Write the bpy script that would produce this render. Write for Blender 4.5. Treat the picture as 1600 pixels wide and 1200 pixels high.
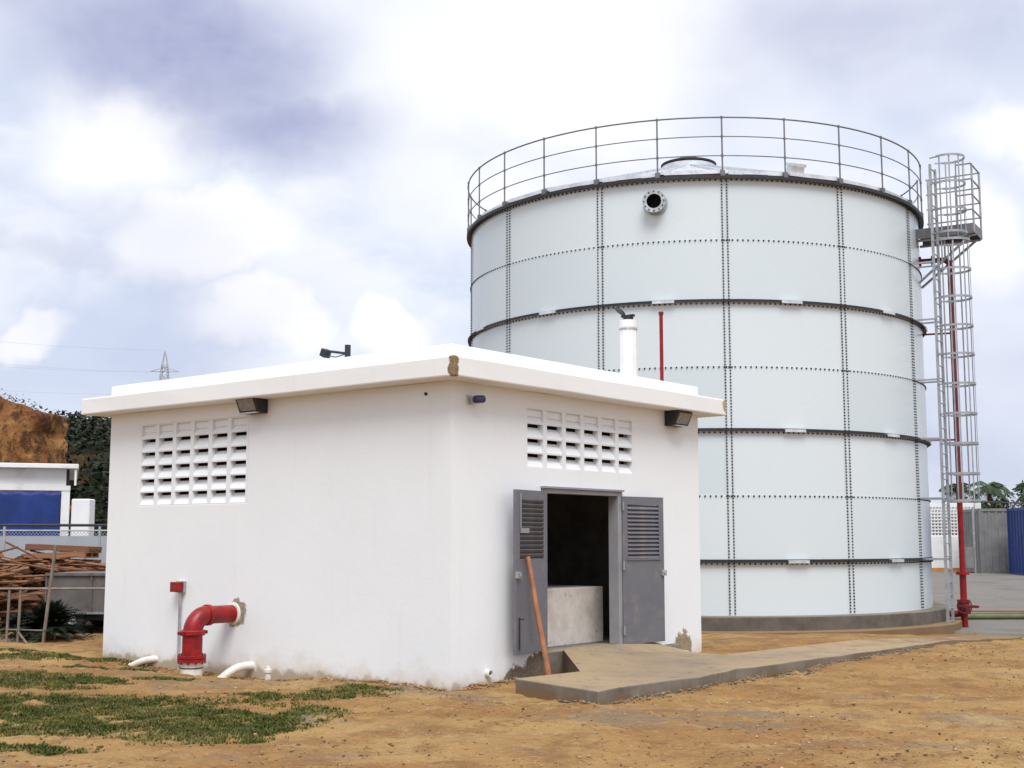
import bpy, bmesh, math, random
import numpy as np
from mathutils import Vector, Matrix, Euler
random.seed(7); rng = np.random.default_rng(7)
sc = bpy.context.scene
for o in list(bpy.data.objects): bpy.data.objects.remove(o)
col = sc.collection
R = math.radians

# ------------------------------------------------------------------ camera
cam = bpy.data.cameras.new('Camera'); cam_o = bpy.data.objects.new('Camera', cam); col.objects.link(cam_o)
cam.sensor_fit = 'HORIZONTAL'; cam.sensor_width = 36.0; cam.lens = 36.0 * 1993.0 / 1600.0
cam.clip_start = 0.1; cam.clip_end = 6000
cam_o.location = (0, 0, 1.6); cam_o.rotation_euler = (R(90 + 6.876), 0, 0)
sc.camera = cam_o
sc.render.resolution_x = 1024; sc.render.resolution_y = 768

# ------------------------------------------------------------------ view / light
sc.view_settings.view_transform = 'Standard'; sc.view_settings.look = 'None'
sc.view_settings.exposure = 0.56; sc.view_settings.gamma = 1.0
SUN_EL, SUN_AZ = 56.0, 172.0          # azimuth clockwise from +Y (the sun stands behind the camera)
sun = bpy.data.lights.new('Sun', 'SUN'); sun.energy = 2.1; sun.angle = R(32); sun.color = (1.0, 0.985, 0.955)
sun_o = bpy.data.objects.new('Sun', sun); col.objects.link(sun_o)
sd = Vector((math.sin(R(SUN_AZ)) * math.cos(R(SUN_EL)), math.cos(R(SUN_AZ)) * math.cos(R(SUN_EL)), math.sin(R(SUN_EL))))
sun_o.rotation_euler = sd.to_track_quat('Z', 'Y').to_euler(); sun_o.location = (0, -20, 40)

# ------------------------------------------------------------------ world: Nishita sky behind broken cloud
world = bpy.data.worlds.new('World'); sc.world = world; world.use_nodes = True
world.cycles.sampling_method = 'MANUAL'; world.cycles.sample_map_resolution = 256
sc.cycles.max_bounces = 6; sc.cycles.diffuse_bounces = 3; sc.cycles.glossy_bounces = 3
wn, wl = world.node_tree.nodes, world.node_tree.links; wn.clear()
def W(t, **k):
    n = wn.new(t)
    for a, v in k.items(): setattr(n, a, v)
    return n
def wmath(op, a, b=None, c=None, clamp=False):
    n = W('ShaderNodeMath', operation=op, use_clamp=clamp)
    for i, v in enumerate((a, b, c)):
        if v is None: continue
        if isinstance(v, (int, float)): n.inputs[i].default_value = v
        else: wl.new(v, n.inputs[i])
    return n.outputs[0]
def wmix(f, a, b):
    n = W('ShaderNodeMix', data_type='RGBA')
    if isinstance(f, (int, float)): n.inputs[0].default_value = f
    else: wl.new(f, n.inputs[0])
    for i, v in ((6, a), (7, b)):
        if isinstance(v, tuple): n.inputs[i].default_value = (*v, 1)
        else: wl.new(v, n.inputs[i])
    return n.outputs[2]
tc = W('ShaderNodeTexCoord'); dirv = tc.outputs['Generated']
sky = W('ShaderNodeTexSky', sky_type='NISHITA'); sky.sun_disc = False
sky.sun_elevation = R(SUN_EL); sky.sun_rotation = R(SUN_AZ); sky.air_density = 1.0; sky.dust_density = 1.5
def wnoise(scale, detail, rough, off=(0, 0, 0), squash=(1, 1, 1.8), dist=0.0):
    mp = W('ShaderNodeMapping'); mp.inputs['Location'].default_value = off; mp.inputs['Scale'].default_value = squash
    wl.new(dirv, mp.inputs[0])
    n = W('ShaderNodeTexNoise'); n.inputs['Scale'].default_value = scale; n.inputs['Detail'].default_value = detail
    n.inputs['Roughness'].default_value = rough; n.inputs['Distortion'].default_value = dist
    wl.new(mp.outputs[0], n.inputs[0]); return n.outputs[0]
def wramp(v, a, b):
    n = W('ShaderNodeMapRange', interpolation_type='SMOOTHSTEP'); wl.new(v, n.inputs[0])
    n.inputs[1].default_value = a; n.inputs[2].default_value = b; return n.outputs[0]
# warped direction, so the cloud banks have ragged, billowing edges
nz = W('ShaderNodeTexNoise'); nz.inputs['Scale'].default_value = 5.0; nz.inputs['Detail'].default_value = 5; nz.inputs['Roughness'].default_value = .58
wl.new(dirv, nz.inputs[0])
vs = W('ShaderNodeVectorMath', operation='SUBTRACT'); wl.new(nz.outputs['Color'], vs.inputs[0]); vs.inputs[1].default_value = (.5, .5, .5)
vm = W('ShaderNodeVectorMath', operation='SCALE'); wl.new(vs.outputs[0], vm.inputs[0]); vm.inputs['Scale'].default_value = .16
va = W('ShaderNodeVectorMath', operation='ADD'); wl.new(dirv, va.inputs[0]); wl.new(vm.outputs[0], va.inputs[1])
def bank(az, el, rx, rz, soft=1.0):
    """a cloud bank in the direction az (deg right of +Y), el (deg up); rx, rz its half size as seen, in radians"""
    d = Vector((math.sin(R(az)) * math.cos(R(el)), math.cos(R(az)) * math.cos(R(el)), math.sin(R(el))))
    s1 = W('ShaderNodeVectorMath', operation='SUBTRACT'); wl.new(va.outputs[0], s1.inputs[0]); s1.inputs[1].default_value = d
    s2 = W('ShaderNodeVectorMath', operation='DIVIDE'); wl.new(s1.outputs[0], s2.inputs[0]); s2.inputs[1].default_value = (rx, .6, rz)
    s3 = W('ShaderNodeVectorMath', operation='LENGTH'); wl.new(s2.outputs[0], s3.inputs[0])
    n = W('ShaderNodeMapRange', interpolation_type='SMOOTHSTEP'); wl.new(s3.outputs['Value'], n.inputs[0])
    n.inputs[1].default_value = 1.0; n.inputs[2].default_value = 1.0 - soft; return n.outputs[0]
def wmax(l):
    o = l[0]
    for v in l[1:]: o = wmath('MAXIMUM', o, v)
    return o
# high thin cloud everywhere, denser heaps on it, darker undersides
veil = wramp(wnoise(2.2, 4, .55, (3.1, 1.7, .4)), .36, .60)
heap_n = wramp(wnoise(4.5, 6, .6, (1.3, .2, 2.2), dist=.25), .46, .66)
heaps = wmax([wmath('MULTIPLY', heap_n, .6), bank(-11.3, 9.2, .075, .042, .55), bank(-5.3, 9.4, .055, .034, .55), bank(-13.0, 13.0, .10, .05, .5), bank(-20.5, 8.6, .04, .02, .6),
              bank(2, 21, .20, .10, .9), bank(-18, 16, .10, .06, .8), wmath('MULTIPLY', bank(-1, 15, .12, .06, .9), .7), bank(20, 12, .05, .05, .8), bank(22, 16, .07, .03, .8)])
dark_n = wramp(wnoise(1.9, 4, .55, (7.7, 2.1, 5.0)), .50, .72)
dark = wmax([wmath('MULTIPLY', dark_n, .38), bank(-15.5, 20.8, .17, .10, .95), wmath('MULTIPLY', bank(-11, 18.2, .14, .06, .95), .9),
             wmath('MULTIPLY', bank(16, 20.5, .17, .075, .95), .48), wmath('MULTIPLY', bank(-21, 22, .12, .07, .9), .5), wmath('MULTIPLY', bank(-19, 12, .12, .02, .9), .35)])
edge = wramp(wnoise(11, 4, .6, (0, 4, 1)), .30, .70)
blue = wmix(.82, sky.outputs[0], (5.2, 5.6, 6.7))
c1 = wmix(wmath('MULTIPLY', veil, .75), blue, (6.7, 6.85, 7.4))
c2 = wmix(wmath('MULTIPLY', heaps, wmath('MULTIPLY_ADD', edge, .25, .75)), c1, (7.5, 7.5, 7.65))
c3 = wmix(wmath('MULTIPLY', dark, wmath('MULTIPLY_ADD', edge, .30, .82), clamp=True), c2, (2.7, 2.95, 4.5))
bg = W('ShaderNodeBackground'); bg.inputs[1].default_value = 0.1; wl.new(c3, bg.inputs[0])
wo = W('ShaderNodeOutputWorld'); wl.new(bg.outputs[0], wo.inputs[0])

# ------------------------------------------------------------------ materials
MATS = {}
class NT:
    def __init__(s, name):
        s.m = bpy.data.materials.new(name); s.m.use_nodes = True; s.n = s.m.node_tree.nodes; s.l = s.m.node_tree.links
        s.b = s.n['Principled BSDF']; MATS[name] = s.m
        s.geo = s.n.new('ShaderNodeNewGeometry'); s.tc = s.n.new('ShaderNodeTexCoord'); s.P = s.geo.outputs['Position']; s.O = s.tc.outputs['Object']
    def noise(s, scale, detail=5, rough=.55, vec=None, sc=(1, 1, 1), off=(0, 0, 0), dist=0):
        mp = s.n.new('ShaderNodeMapping'); mp.inputs['Scale'].default_value = sc; mp.inputs['Location'].default_value = off
        s.l.new(vec or s.P, mp.inputs[0]); n = s.n.new('ShaderNodeTexNoise')
        n.inputs['Scale'].default_value = scale; n.inputs['Detail'].default_value = min(detail, 5); n.inputs['Roughness'].default_value = rough; n.inputs['Distortion'].default_value = dist
        s.l.new(mp.outputs[0], n.inputs[0]); return n.outputs[0]
    def ramp(s, v, a, b, lo=0., hi=1.):
        n = s.n.new('ShaderNodeMapRange'); n.interpolation_type = 'SMOOTHSTEP'; s.l.new(v, n.inputs[0])
        for i, q in enumerate((a, b, lo, hi)): n.inputs[i + 1].default_value = q
        return n.outputs[0]
    def math(s, op, *a, clamp=False):
        n = s.n.new('ShaderNodeMath'); n.operation = op; n.use_clamp = clamp
        for i, v in enumerate(a):
            if isinstance(v, (int, float)): n.inputs[i].default_value = v
            else: s.l.new(v, n.inputs[i])
        return n.outputs[0]
    def mix(s, f, a, b, blend='MIX'):
        n = s.n.new('ShaderNodeMix'); n.data_type = 'RGBA'; n.blend_type = blend
        if isinstance(f, (int, float)): n.inputs[0].default_value = f
        else: s.l.new(f, n.inputs[0])
        for i, v in ((6, a), (7, b)):
            if isinstance(v, tuple): n.inputs[i].default_value = (*v, 1)
            else: s.l.new(v, n.inputs[i])
        return n.outputs[2]
    def sep(s, v):
        n = s.n.new('ShaderNodeSeparateXYZ'); s.l.new(v, n.inputs[0]); return n.outputs
    def set(s, c=None, rough=.7, metal=0., bump=None, bs=.2, bd=.02, spec=.4):
        if c is not None:
            if isinstance(c, tuple): s.b.inputs['Base Color'].default_value = (*c, 1)
            else: s.l.new(c, s.b.inputs['Base Color'])
        if isinstance(rough, (int, float)): s.b.inputs['Roughness'].default_value = rough
        else: s.l.new(rough, s.b.inputs['Roughness'])
        s.b.inputs['Metallic'].default_value = metal; s.b.inputs['Specular IOR Level'].default_value = spec
        if bump is not None:
            n = s.n.new('ShaderNodeBump'); n.inputs['Strength'].default_value = bs; n.inputs['Distance'].default_value = bd
            s.l.new(bump, n.inputs['Height']); s.l.new(n.outputs[0], s.b.inputs['Normal'])
        return s.m
def simple(name, c, rough=.6, metal=0., var=.18, scale=6., bs=.15, bd=.004, dirt=None, spec=.4, rnd=.0):
    t = NT(name); v = t.noise(scale, 6, .6, t.O); w = t.noise(scale * 7, 4, .6, t.O)
    lo = tuple(x * (1 - var) for x in c); hi = tuple(min(1, x * (1 + var)) for x in c)
    cc = t.mix(t.ramp(v, .3, .7), lo, hi)
    if dirt: cc = t.mix(t.ramp(t.noise(scale * 1.7, 7, .65, t.O, off=(5, 3, 1)), .52, .70, 0, .75), cc, dirt)
    if rnd:
        oi = t.n.new('ShaderNodeObjectInfo'); cc = t.mix(t.math('MULTIPLY', oi.outputs['Random'], rnd), cc, tuple(x * .35 for x in c))
    return t.set(cc, t.ramp(w, .3, .7, max(.05, rough - .1), min(1, rough + .12)), metal, w, bs, bd, spec)

# plaster: white paint, trowel unevenness, rising damp / mud splash just above the ground, faint runs
def plaster(name, base, chips=(), ground=True):
    t = NT(name); z = t.sep(t.P)[2]
    big = t.noise(.9, 5, .55); fine = t.noise(38, 5, .6); mid = t.noise(5, 6, .6)
    c = t.mix(t.ramp(big, .3, .75), tuple(x * .975 for x in base), base)
    runs = t.ramp(t.noise(3.2, 6, .6, sc=(2.2, 2.2, .16), off=(3, 1, 0)), .56, .80, 0, .13)
    c = t.mix(runs, c, (.60, .56, .48))
    c = t.mix(t.ramp(t.noise(1.6, 8, .7, off=(9, 2, 4)), .60, .75, 0, .08), c, (.62, .60, .56))
    if ground:
        hgt = t.math('ADD', z, t.math('MULTIPLY', t.math('SUBTRACT', t.noise(2.6, 7, .65, off=(1, 7, 0)), .5), .75))
        c = t.mix(t.ramp(hgt, .26, -.14, 0, .6), c, (.56, .46, .32))
        c = t.mix(t.ramp(t.math('ADD', z, t.math('MULTIPLY', t.math('SUBTRACT', mid, .5), .35)), .05, -.06, 0, .8), c, (.34, .26, .17))
        # the mortar broken out round the red pipe
    for (px, py, pz, rad, cc) in chips:
        d = t.n.new('ShaderNodeVectorMath'); d.operation = 'DISTANCE'; t.l.new(t.P, d.inputs[0]); d.inputs[1].default_value = (px, py, pz)
        q = t.math('ADD', d.outputs['Value'], t.math('MULTIPLY', t.math('SUBTRACT', t.noise(9, 6, .7, off=(4, 4, 9)), .5), rad * 1.3))
        c = t.mix(t.ramp(q, rad, rad * .82), c, t.mix(t.ramp(t.noise(30, 5, .7), .35, .65), cc, tuple(x * 1.7 for x in cc)))
    return t.set(c, .82, 0, t.math('ADD', t.math('MULTIPLY', mid, .9), t.math('MULTIPLY', fine, .5)), .32, .008, .25)

# pump house frame: local X along the door front, local Y along the pipe side, corner nearest the camera at 0,0
PH = Vector((-0.671, 14.048, 0)); PHR = math.radians(90 - 38.898)
BX = Vector((math.cos(PHR), math.sin(PHR), 0)); BY = Vector((-math.sin(PHR), math.cos(PHR), 0))
def PW(x, y, z=0): return PH + BX * x + BY * y + Vector((0, 0, z))
L1, L2, H, OV, TH, PS, PHH = 6.476, 5.295, 3.335, .30, .23, .288, .183

def w3(v): return (v.x, v.y, v.z)
M_wall = plaster('white_plaster', (.795, .82, .84), [(*w3(PW(0, 3.60, .66)), .20, (.21, .18, .14)), (*w3(PW(4.80, 0, .08)), .26, (.22, .17, .11)), (*w3(PW(1.55, 0, -.02)), .34, (.15, .12, .085)), (*w3(PW(1.15, 0, -.08)), .25, (.15, .12, .085))])
M_slab = plaster('roof_plaster', (.80, .81, .81), [(*w3(PW(-OV, -OV, H + .19)), .085, (.17, .115, .06)), (*w3(PW(-OV, -OV, H + .09)), .095, (.17, .115, .06)), (*w3(PW(-OV, -OV, H + .0)), .07, (.17, .115, .06)), (*w3(PW(L2 + OV, -OV, H + .13)), .12, (.34, .25, .12))], ground=False)
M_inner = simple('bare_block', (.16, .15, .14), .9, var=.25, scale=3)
def conc(name, c, dust=None, sc=2.0, stain=False):
    t = NT(name); a = t.noise(sc, 7, .65); b = t.noise(30, 5, .6); d = t.noise(.7, 4, .6, off=(3, 3, 3))
    cc = t.mix(t.ramp(a, .3, .7), tuple(x * .72 for x in c), tuple(x * 1.15 for x in c))
    if dust: 
        up = t.sep(t.geo.outputs['Normal'])[2]
        f = t.math('MULTIPLY', t.ramp(up, .5, .9), t.ramp(t.math('ADD', d, t.math('MULTIPLY', b, .25)), .40, .72, .35, .95))
        cc = t.mix(f, cc, dust)
    cc = t.mix(t.ramp(t.noise(6, 8, .7, off=(8, 1, 1)), .56, .70, 0, .7), cc, tuple(x * .5 for x in c))
    if stain: cc = t.mix(t.ramp(t.math('ADD', t.sep(t.P)[2], t.math('MULTIPLY', t.math('SUBTRACT', a, .5), .25)), .08, -.03, 0, .7), cc, (.20, .115, .05))
    return t.set(cc, .9, 0, t.math('ADD', a, t.math('MULTIPLY', b, .35)), .5, .012, .2)
M_conc = conc('path_concrete', (.20, .17, .138), (.36, .265, .16), stain=True)
M_found = conc('foundation_concrete', (.135, .118, .10), (.24, .20, .15))
M_plinth = conc('plinth_concrete', (.58, .53, .48))
M_asph = conc('yard_surface', (.16, .15, .135), (.20, .185, .165), .6)
M_block = conc('block_concrete', (.26, .23, .19))
M_door = simple('grey_door_paint', (.135, .136, .155), .45, var=.06, scale=3, dirt=(.20, .18, .16), bs=.05)
M_doorlite = simple('grey_frame_paint', (.27, .27, .29), .5, var=.08, scale=3)
M_galv = simple('galvanised_steel', (.46, .48, .49), .42, .75, .22, 9, .06)
M_lad = simple('ladder_galvanised', (.33, .345, .37), .5, .35, .15, 5, .05)
M_rail = simple('railing_grey', (.16, .16, .175), .5, .3, .15, 5, .05)
M_galvl = simple('bright_galvanised_steel', (.66, .68, .70), .34, .6, .16, 5, .05)
M_dark = simple('dark_girder_steel', (.022, .022, .026), .5, .0, .3, 8, .05)
M_bolt = simple('black_bolt_caps', (.018, .016, .018), .45, 0, .2, 8, .02)
M_black = simple('black_housing', (.022, .022, .025), .45, 0, .3, 12, .05)
M_hole = simple('bore_shade_black', (.006, .006, .006), .9, 0, .2, 5)  # near-black colour standing in for the shade inside open pipes
M_glass = simple('lamp_glass', (.22, .22, .22), .2, 0, .25, 18, .1, spec=.6)
M_red = simple('red_pipe_paint', (.36, .006, .008), .40, 0, .16, 7, .08, dirt=(.26, .006, .008), spec=.35)
t = NT('red_pipe_paint_dusty'); up = t.sep(t.geo.outputs['Normal'])[2]
c = t.mix(t.ramp(t.noise(7, 5, .6), .35, .7), (.19, .004, .006), (.32, .005, .007)); c = t.mix(t.ramp(t.noise(26, 4, .7, off=(3, 3, 3)), .64, .70, 0, .8), c, (.14, .03, .02))
c = t.mix(t.math('MULTIPLY', t.ramp(up, .2, 1.0, 0, .22), t.ramp(t.noise(12, 4, .7), .35, .65)), c, (.36, .14, .08)); t.set(c, t.ramp(t.noise(9, 4, .6), .3, .7, .32, .55), 0, t.noise(40, 3, .6), .12, .004, .4); M_red = t.m
M_redd = simple('dark_red_paint', (.12, .014, .017), .5, 0, .25, 7, .08, dirt=(.16, .03, .03))
M_pvc = simple('white_pvc', (.70, .68, .63), .45, 0, .08, 8, .05, dirt=(.48, .40, .30))
M_navy = simple('navy_plastic', (.045, .05, .12), .35, 0, .2, 10)
M_green = simple('green_pipe', (.03, .19, .15), .45, 0, .2, 10)
M_pole = simple('wood_pole', (.36, .155, .075), .62, 0, .22, 5, .2)
M_white = simple('white_sheet', (.78, .78, .77), .5, 0, .06, 3, .05)
M_farw = simple('far_white_wall', (.74, .74, .74), .8, 0, .05, .8, .1, dirt=(.62, .60, .56))
M_orange = simple('orange_base_stripe', (.52, .22, .05), .7, 0, .15, 2)
M_blue = simple('blue_container_paint', (.006, .034, .175), .45, 0, .16, 1.5, .05, dirt=(.005, .028, .14))
M_greyc = simple('grey_container_paint', (.20, .20, .20), .5, 0, .14, 1.5, .05, dirt=(.15, .14, .13))
M_tarp = simple('blue_tarp', (.006, .028, .155), .6, 0, .25, 1.2, .1)
M_trail = simple('trailer_sheet', (.115, .105, .098), .55, 0, .2, 2.5, .1, dirt=(.085, .07, .055))
M_tyre = simple('tyre_rubber', (.02, .02, .02), .8, 0, .2, 9)
M_fence = simple('fence_wire', (.42, .43, .45), .5, .5, .1, 5)
M_rust = simple('fence_tube', (.23, .20, .17), .6, .4, .25, 4, dirt=(.22, .12, .07))
M_wire = simple('line_wire', (.25, .25, .28), .5, .3, .1, 1)
M_pylon = simple('pylon_steel', (.36, .36, .40), .6, .3, .1, 1)
M_stoneA = simple('pebble', (.40, .29, .18), .9, 0, .35, 3, rnd=.0)

# glass fused steel: pale blue grey enamel, glossy, every sheet a little different
t = NT('tank_enamel'); oi = t.n.new('ShaderNodeObjectInfo')
c = t.mix(oi.outputs['Random'], (.54, .615, .65), (.62, .685, .715))
c = t.mix(t.ramp(t.noise(.5, 2, .5), .2, .8, 0, .3), c, (.60, .665, .69))
c = t.mix(t.ramp(t.noise(2.2, 6, .6, sc=(1.5, 1.5, .12)), .58, .80, 0, .16), c, (.56, .55, .50))
t.set(c, t.ramp(t.noise(.6, 2, .5), .2, .8, .22, .30), 0, None, 0, 0, .5)
M_tank = t.m

# soil: ochre laterite with brown damp, grey gravelly and pale dry areas
def soil(name):
    t = NT(name); P2 = t.P
    a = t.noise(.35, 6, .6); b = t.noise(1.7, 8, .66, off=(4, 0, 0)); f = t.noise(11, 8, .7); g = t.noise(48, 6, .7); s2 = t.noise(.55, 7, .68, off=(11, 5, 0), sc=(.7, 1.5, 1))
    m6 = t.noise(5.5, 5, .7, off=(7, 1, 0)); m2 = t.noise(22, 4, .7, off=(1, 6, 0))
    c = t.mix(t.ramp(a, .38, .62), (.305, .165, .062), (.40, .255, .102))
    c = t.mix(t.ramp(b, .44, .64, 0, .8), c, (.235, .122, .050))
    c = t.mix(t.ramp(s2, .53, .66, 0, .85), c, (.215, .165, .115))
    c = t.mix(t.ramp(t.noise(.9, 5, .7, off=(2, 9, 0)), .54, .70, 0, .75), c, (.43, .30, .14))
    c = t.mix(t.ramp(m6, .54, .70, 0, .45), c, (.145, .082, .038))
    c = t.mix(t.ramp(m6, .44, .32, 0, .45), c, (.44, .30, .14))
    c = t.mix(t.ramp(m2, .57, .70, 0, .42), c, (.12, .072, .038))
    c = t.mix(t.ramp(m2, .42, .33, 0, .5), c, (.50, .37, .21))
    return t.set(c, .95, 0, t.math('ADD', t.math('MULTIPLY', m6, 1.0), t.math('MULTIPLY', m2, .6)), 1.0, .05, .12)
M_soil = soil('ochre_soil')
def leafmat(name, c, c2, tr=.15):
    t = NT(name); v = t.noise(1.3, 4, .6); cc = t.mix(t.ramp(v, .35, .68), c, c2)
    t.set(cc, .6, 0, None, spec=.25); t.b.inputs['Transmission Weight'].default_value = 0
    return t.m
M_grass = leafmat('grass_blades', (.050, .070, .010), (.135, .135, .028))
M_dryg = leafmat('dry_grass_blades', (.16, .13, .045), (.26, .20, .075))
M_cycad = leafmat('cycad_leaf', (.012, .022, .010), (.022, .035, .014))
M_palm = leafmat('palm_leaf', (.030, .055, .022), (.055, .080, .032))
M_tree = leafmat('tree_leaf', (.028, .055, .018), (.060, .085, .030))
M_brush = leafmat('brush_leaf', (.009, .014, .008), (.034, .040, .018))
M_bark = simple('bark', (.12, .09, .065), .9, 0, .3, 4, .4)
t = NT('cliff_earth')
ba = t.noise(.22, 5, .65, sc=(1, 1, 1.6)); fn = t.noise(.9, 5, .75, sc=(1.6, 1, .8)); st = t.noise(.6, 5, .68, sc=(1, 1, 3))
c = t.mix(t.ramp(ba, .35, .65), (.17, .070, .028), (.34, .175, .065)); c = t.mix(t.ramp(fn, .46, .60, 0, .9), c, (.060, .030, .016))
c = t.mix(t.ramp(st, .55, .72, 0, .6), c, (.42, .23, .085)); t.set(c, .95, 0, fn, .8, .5, .1); M_cliff = t.m
t = NT('hill_scrub'); fn = t.noise(.35, 9, .7); c = t.mix(t.ramp(fn, .35, .7), (.009, .012, .007), (.026, .027, .014))
c = t.mix(t.ramp(t.noise(.12, 7, .6, off=(0, 3, 0)), .58, .70, 0, .8), c, (.105, .06, .032)); t.set(c, .95, 0, fn, .8, .6, .1); M_hill = t.m
def timber(name, c):
    t = NT(name); oi = t.n.new('ShaderNodeObjectInfo')
    g = t.noise(5, 6, .6, t.O, sc=(.6, 9, 9)); cc = t.mix(t.ramp(g, .3, .7), tuple(x * .55 for x in c), c)
    cc = t.mix(t.math('MULTIPLY', oi.outputs['Random'], .75), cc, tuple(x * .35 for x in c)); return t.set(cc, .85, 0, g, .3, .004, .2)
M_plank = timber('weathered_timber', (.37, .18, .095)); M_plankp = timber('pale_timber', (.52, .36, .24))

# ------------------------------------------------------------------ mesh helpers
class MB:
    def __init__(s): s.v = []; s.f = []
    def add(s, vs, fs):
        k = len(s.v); s.v += [tuple(v) for v in vs]; s.f += [tuple(i + k for i in f) for f in fs]; return s
    def box(s, lo, hi, mat=None):
        x0, y0, z0 = lo; x1, y1, z1 = hi
        vs = [Vector(p) for p in ((x0, y0, z0), (x1, y0, z0), (x1, y1, z0), (x0, y1, z0), (x0, y0, z1), (x1, y0, z1), (x1, y1, z1), (x0, y1, z1))]
        if mat is not None: vs = [mat @ v for v in vs]
        return s.add(vs, [(0, 3, 2, 1), (4, 5, 6, 7), (0, 1, 5, 4), (1, 2, 6, 5), (2, 3, 7, 6), (3, 0, 4, 7)])
    def tube(s, pts, r, n=10, caps=True, rs=None):
        pts = [Vector(p) for p in pts]; rings = []; up = None
        for i, p in enumerate(pts):
            d = (pts[min(i + 1, len(pts) - 1)] - pts[max(i - 1, 0)]).normalized()
            if up is None: up = d.orthogonal().normalized()
            up = (up - d * up.dot(d)).normalized(); sd_ = d.cross(up); q = r if rs is None else rs[i]
            rings.append([p + (up * math.cos(2 * math.pi * k / n) + sd_ * math.sin(2 * math.pi * k / n)) * q for k in range(n)])
        vs = [v for g in rings for v in g]
        fs = [(i * n + k, i * n + (k + 1) % n, (i + 1) * n + (k + 1) % n, (i + 1) * n + k) for i in range(len(pts) - 1) for k in range(n)]
        if caps: fs += [tuple(reversed(range(n))), tuple(range((len(pts) - 1) * n, len(pts) * n))]
        return s.add(vs, fs)
    def lathe(s, prof, n=24, mat=None, close=False):
        vs = []; m = len(prof)
        for k in range(n):
            a = 2 * math.pi * k / n
            for (r, z) in prof:
                v = Vector((r * math.cos(a), r * math.sin(a), z)); vs.append(mat @ v if mat else v)
        fs = [(k * m + i, ((k + 1) % n) * m + i, ((k + 1) % n) * m + i + 1, k * m + i + 1) for k in range(n) for i in range(m - 1)]
        if close: fs += [(k * m + m - 1, ((k + 1) % n) * m + m - 1, ((k + 1) % n) * m, k * m) for k in range(n)]
        return s.add(vs, fs)
    def prism(s, poly, z0, z1):
        n = len(poly); z0 = [z0] * n if isinstance(z0, (int, float)) else z0; z1 = [z1] * n if isinstance(z1, (int, float)) else z1
        vs = [(x, y, z0[i]) for i, (x, y) in enumerate(poly)] + [(x, y, z1[i]) for i, (x, y) in enumerate(poly)]
        return s.add(vs, [tuple(reversed(range(n))), tuple(range(n, 2 * n))] + [(i, (i + 1) % n, n + (i + 1) % n, n + i) for i in range(n)])
    def mesh(s, name, mat, smooth=None):
        me = bpy.data.meshes.new(name); me.from_pydata(s.v, [], s.f); me.materials.append(mat)
        bm = bmesh.new(); bm.from_mesh(me); bmesh.ops.recalc_face_normals(bm, faces=bm.faces); bm.to_mesh(me); bm.free()
        if smooth:
            me.shade_smooth(); me.set_sharp_from_angle(angle=R(smooth))
        return me
    def build(s, name, mat, parent=None, smooth=None, bevel=None, seg=2, label=None):
        o = link(name, s.mesh(name, mat, smooth), parent)
        if bevel:
            b = o.modifiers.new('bevel', 'BEVEL'); b.width = bevel; b.segments = seg; b.limit_method = 'ANGLE'; b.angle_limit = R(40)
        if label: o['label'] = label
        return o
def link(name, data, parent=None):
    o = bpy.data.objects.new(name, data); col.objects.link(o)
    if parent is not None: o.parent = parent
    return o
def tag(o, label, cat, group=None):
    o['label'] = label; o['category'] = cat
    if group: o['group'] = group
    return o
def thing(name, label, cat, loc=(0, 0, 0), rz=0., group=None):
    o = link(name, None); o.location = loc; o.rotation_euler = (0, 0, rz); o.empty_display_size = .2
    return tag(o, label, cat, group)
def structure(o): o['kind'] = 'structure'; return o
def stuff(o): o['kind'] = 'stuff'; return o
def npmesh(name, V, F, mat, smooth=False):
    me = bpy.data.meshes.new(name); V = np.asarray(V, np.float32); F = np.asarray(F, np.int32); k = F.shape[1]
    me.vertices.add(len(V)); me.vertices.foreach_set('co', V.ravel()); me.loops.add(F.size); me.loops.foreach_set('vertex_index', F.ravel())
    me.polygons.add(len(F)); me.polygons.foreach_set('loop_start', np.arange(0, F.size, k, dtype=np.int32))
    me.update(calc_edges=True); me.materials.append(mat)
    if smooth: me.shade_smooth()
    return me
def vnoise(x, y, seed=0):
    """value noise, numpy"""
    xi = np.floor(x).astype(np.int64); yi = np.floor(y).astype(np.int64); xf = x - xi; yf = y - yi
    def h(a, b):
        n = (a * 374761393 + b * 668265263 + seed * 974711) & 0x7fffffff; n = ((n ^ (n >> 13)) * 1274126177) & 0x7fffffff
        return ((n ^ (n >> 16)) & 0xffff) / 65535.0
    u = xf * xf * (3 - 2 * xf); v = yf * yf * (3 - 2 * yf)
    return (h(xi, yi) * (1 - u) + h(xi + 1, yi) * u) * (1 - v) + (h(xi, yi + 1) * (1 - u) + h(xi + 1, yi + 1) * u) * v
def fbm(x, y, oct=4, seed=0, g=.5):
    s = 0; a = 1; t_ = 0
    for i in range(oct): s = s + a * vnoise(x * 2 ** i, y * 2 ** i, seed + i); t_ += a; a *= g
    return s / t_
def sst(a, b, x):
    q = np.clip((x - a) / (b - a), 0, 1); return q * q * (3 - 2 * q)

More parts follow.
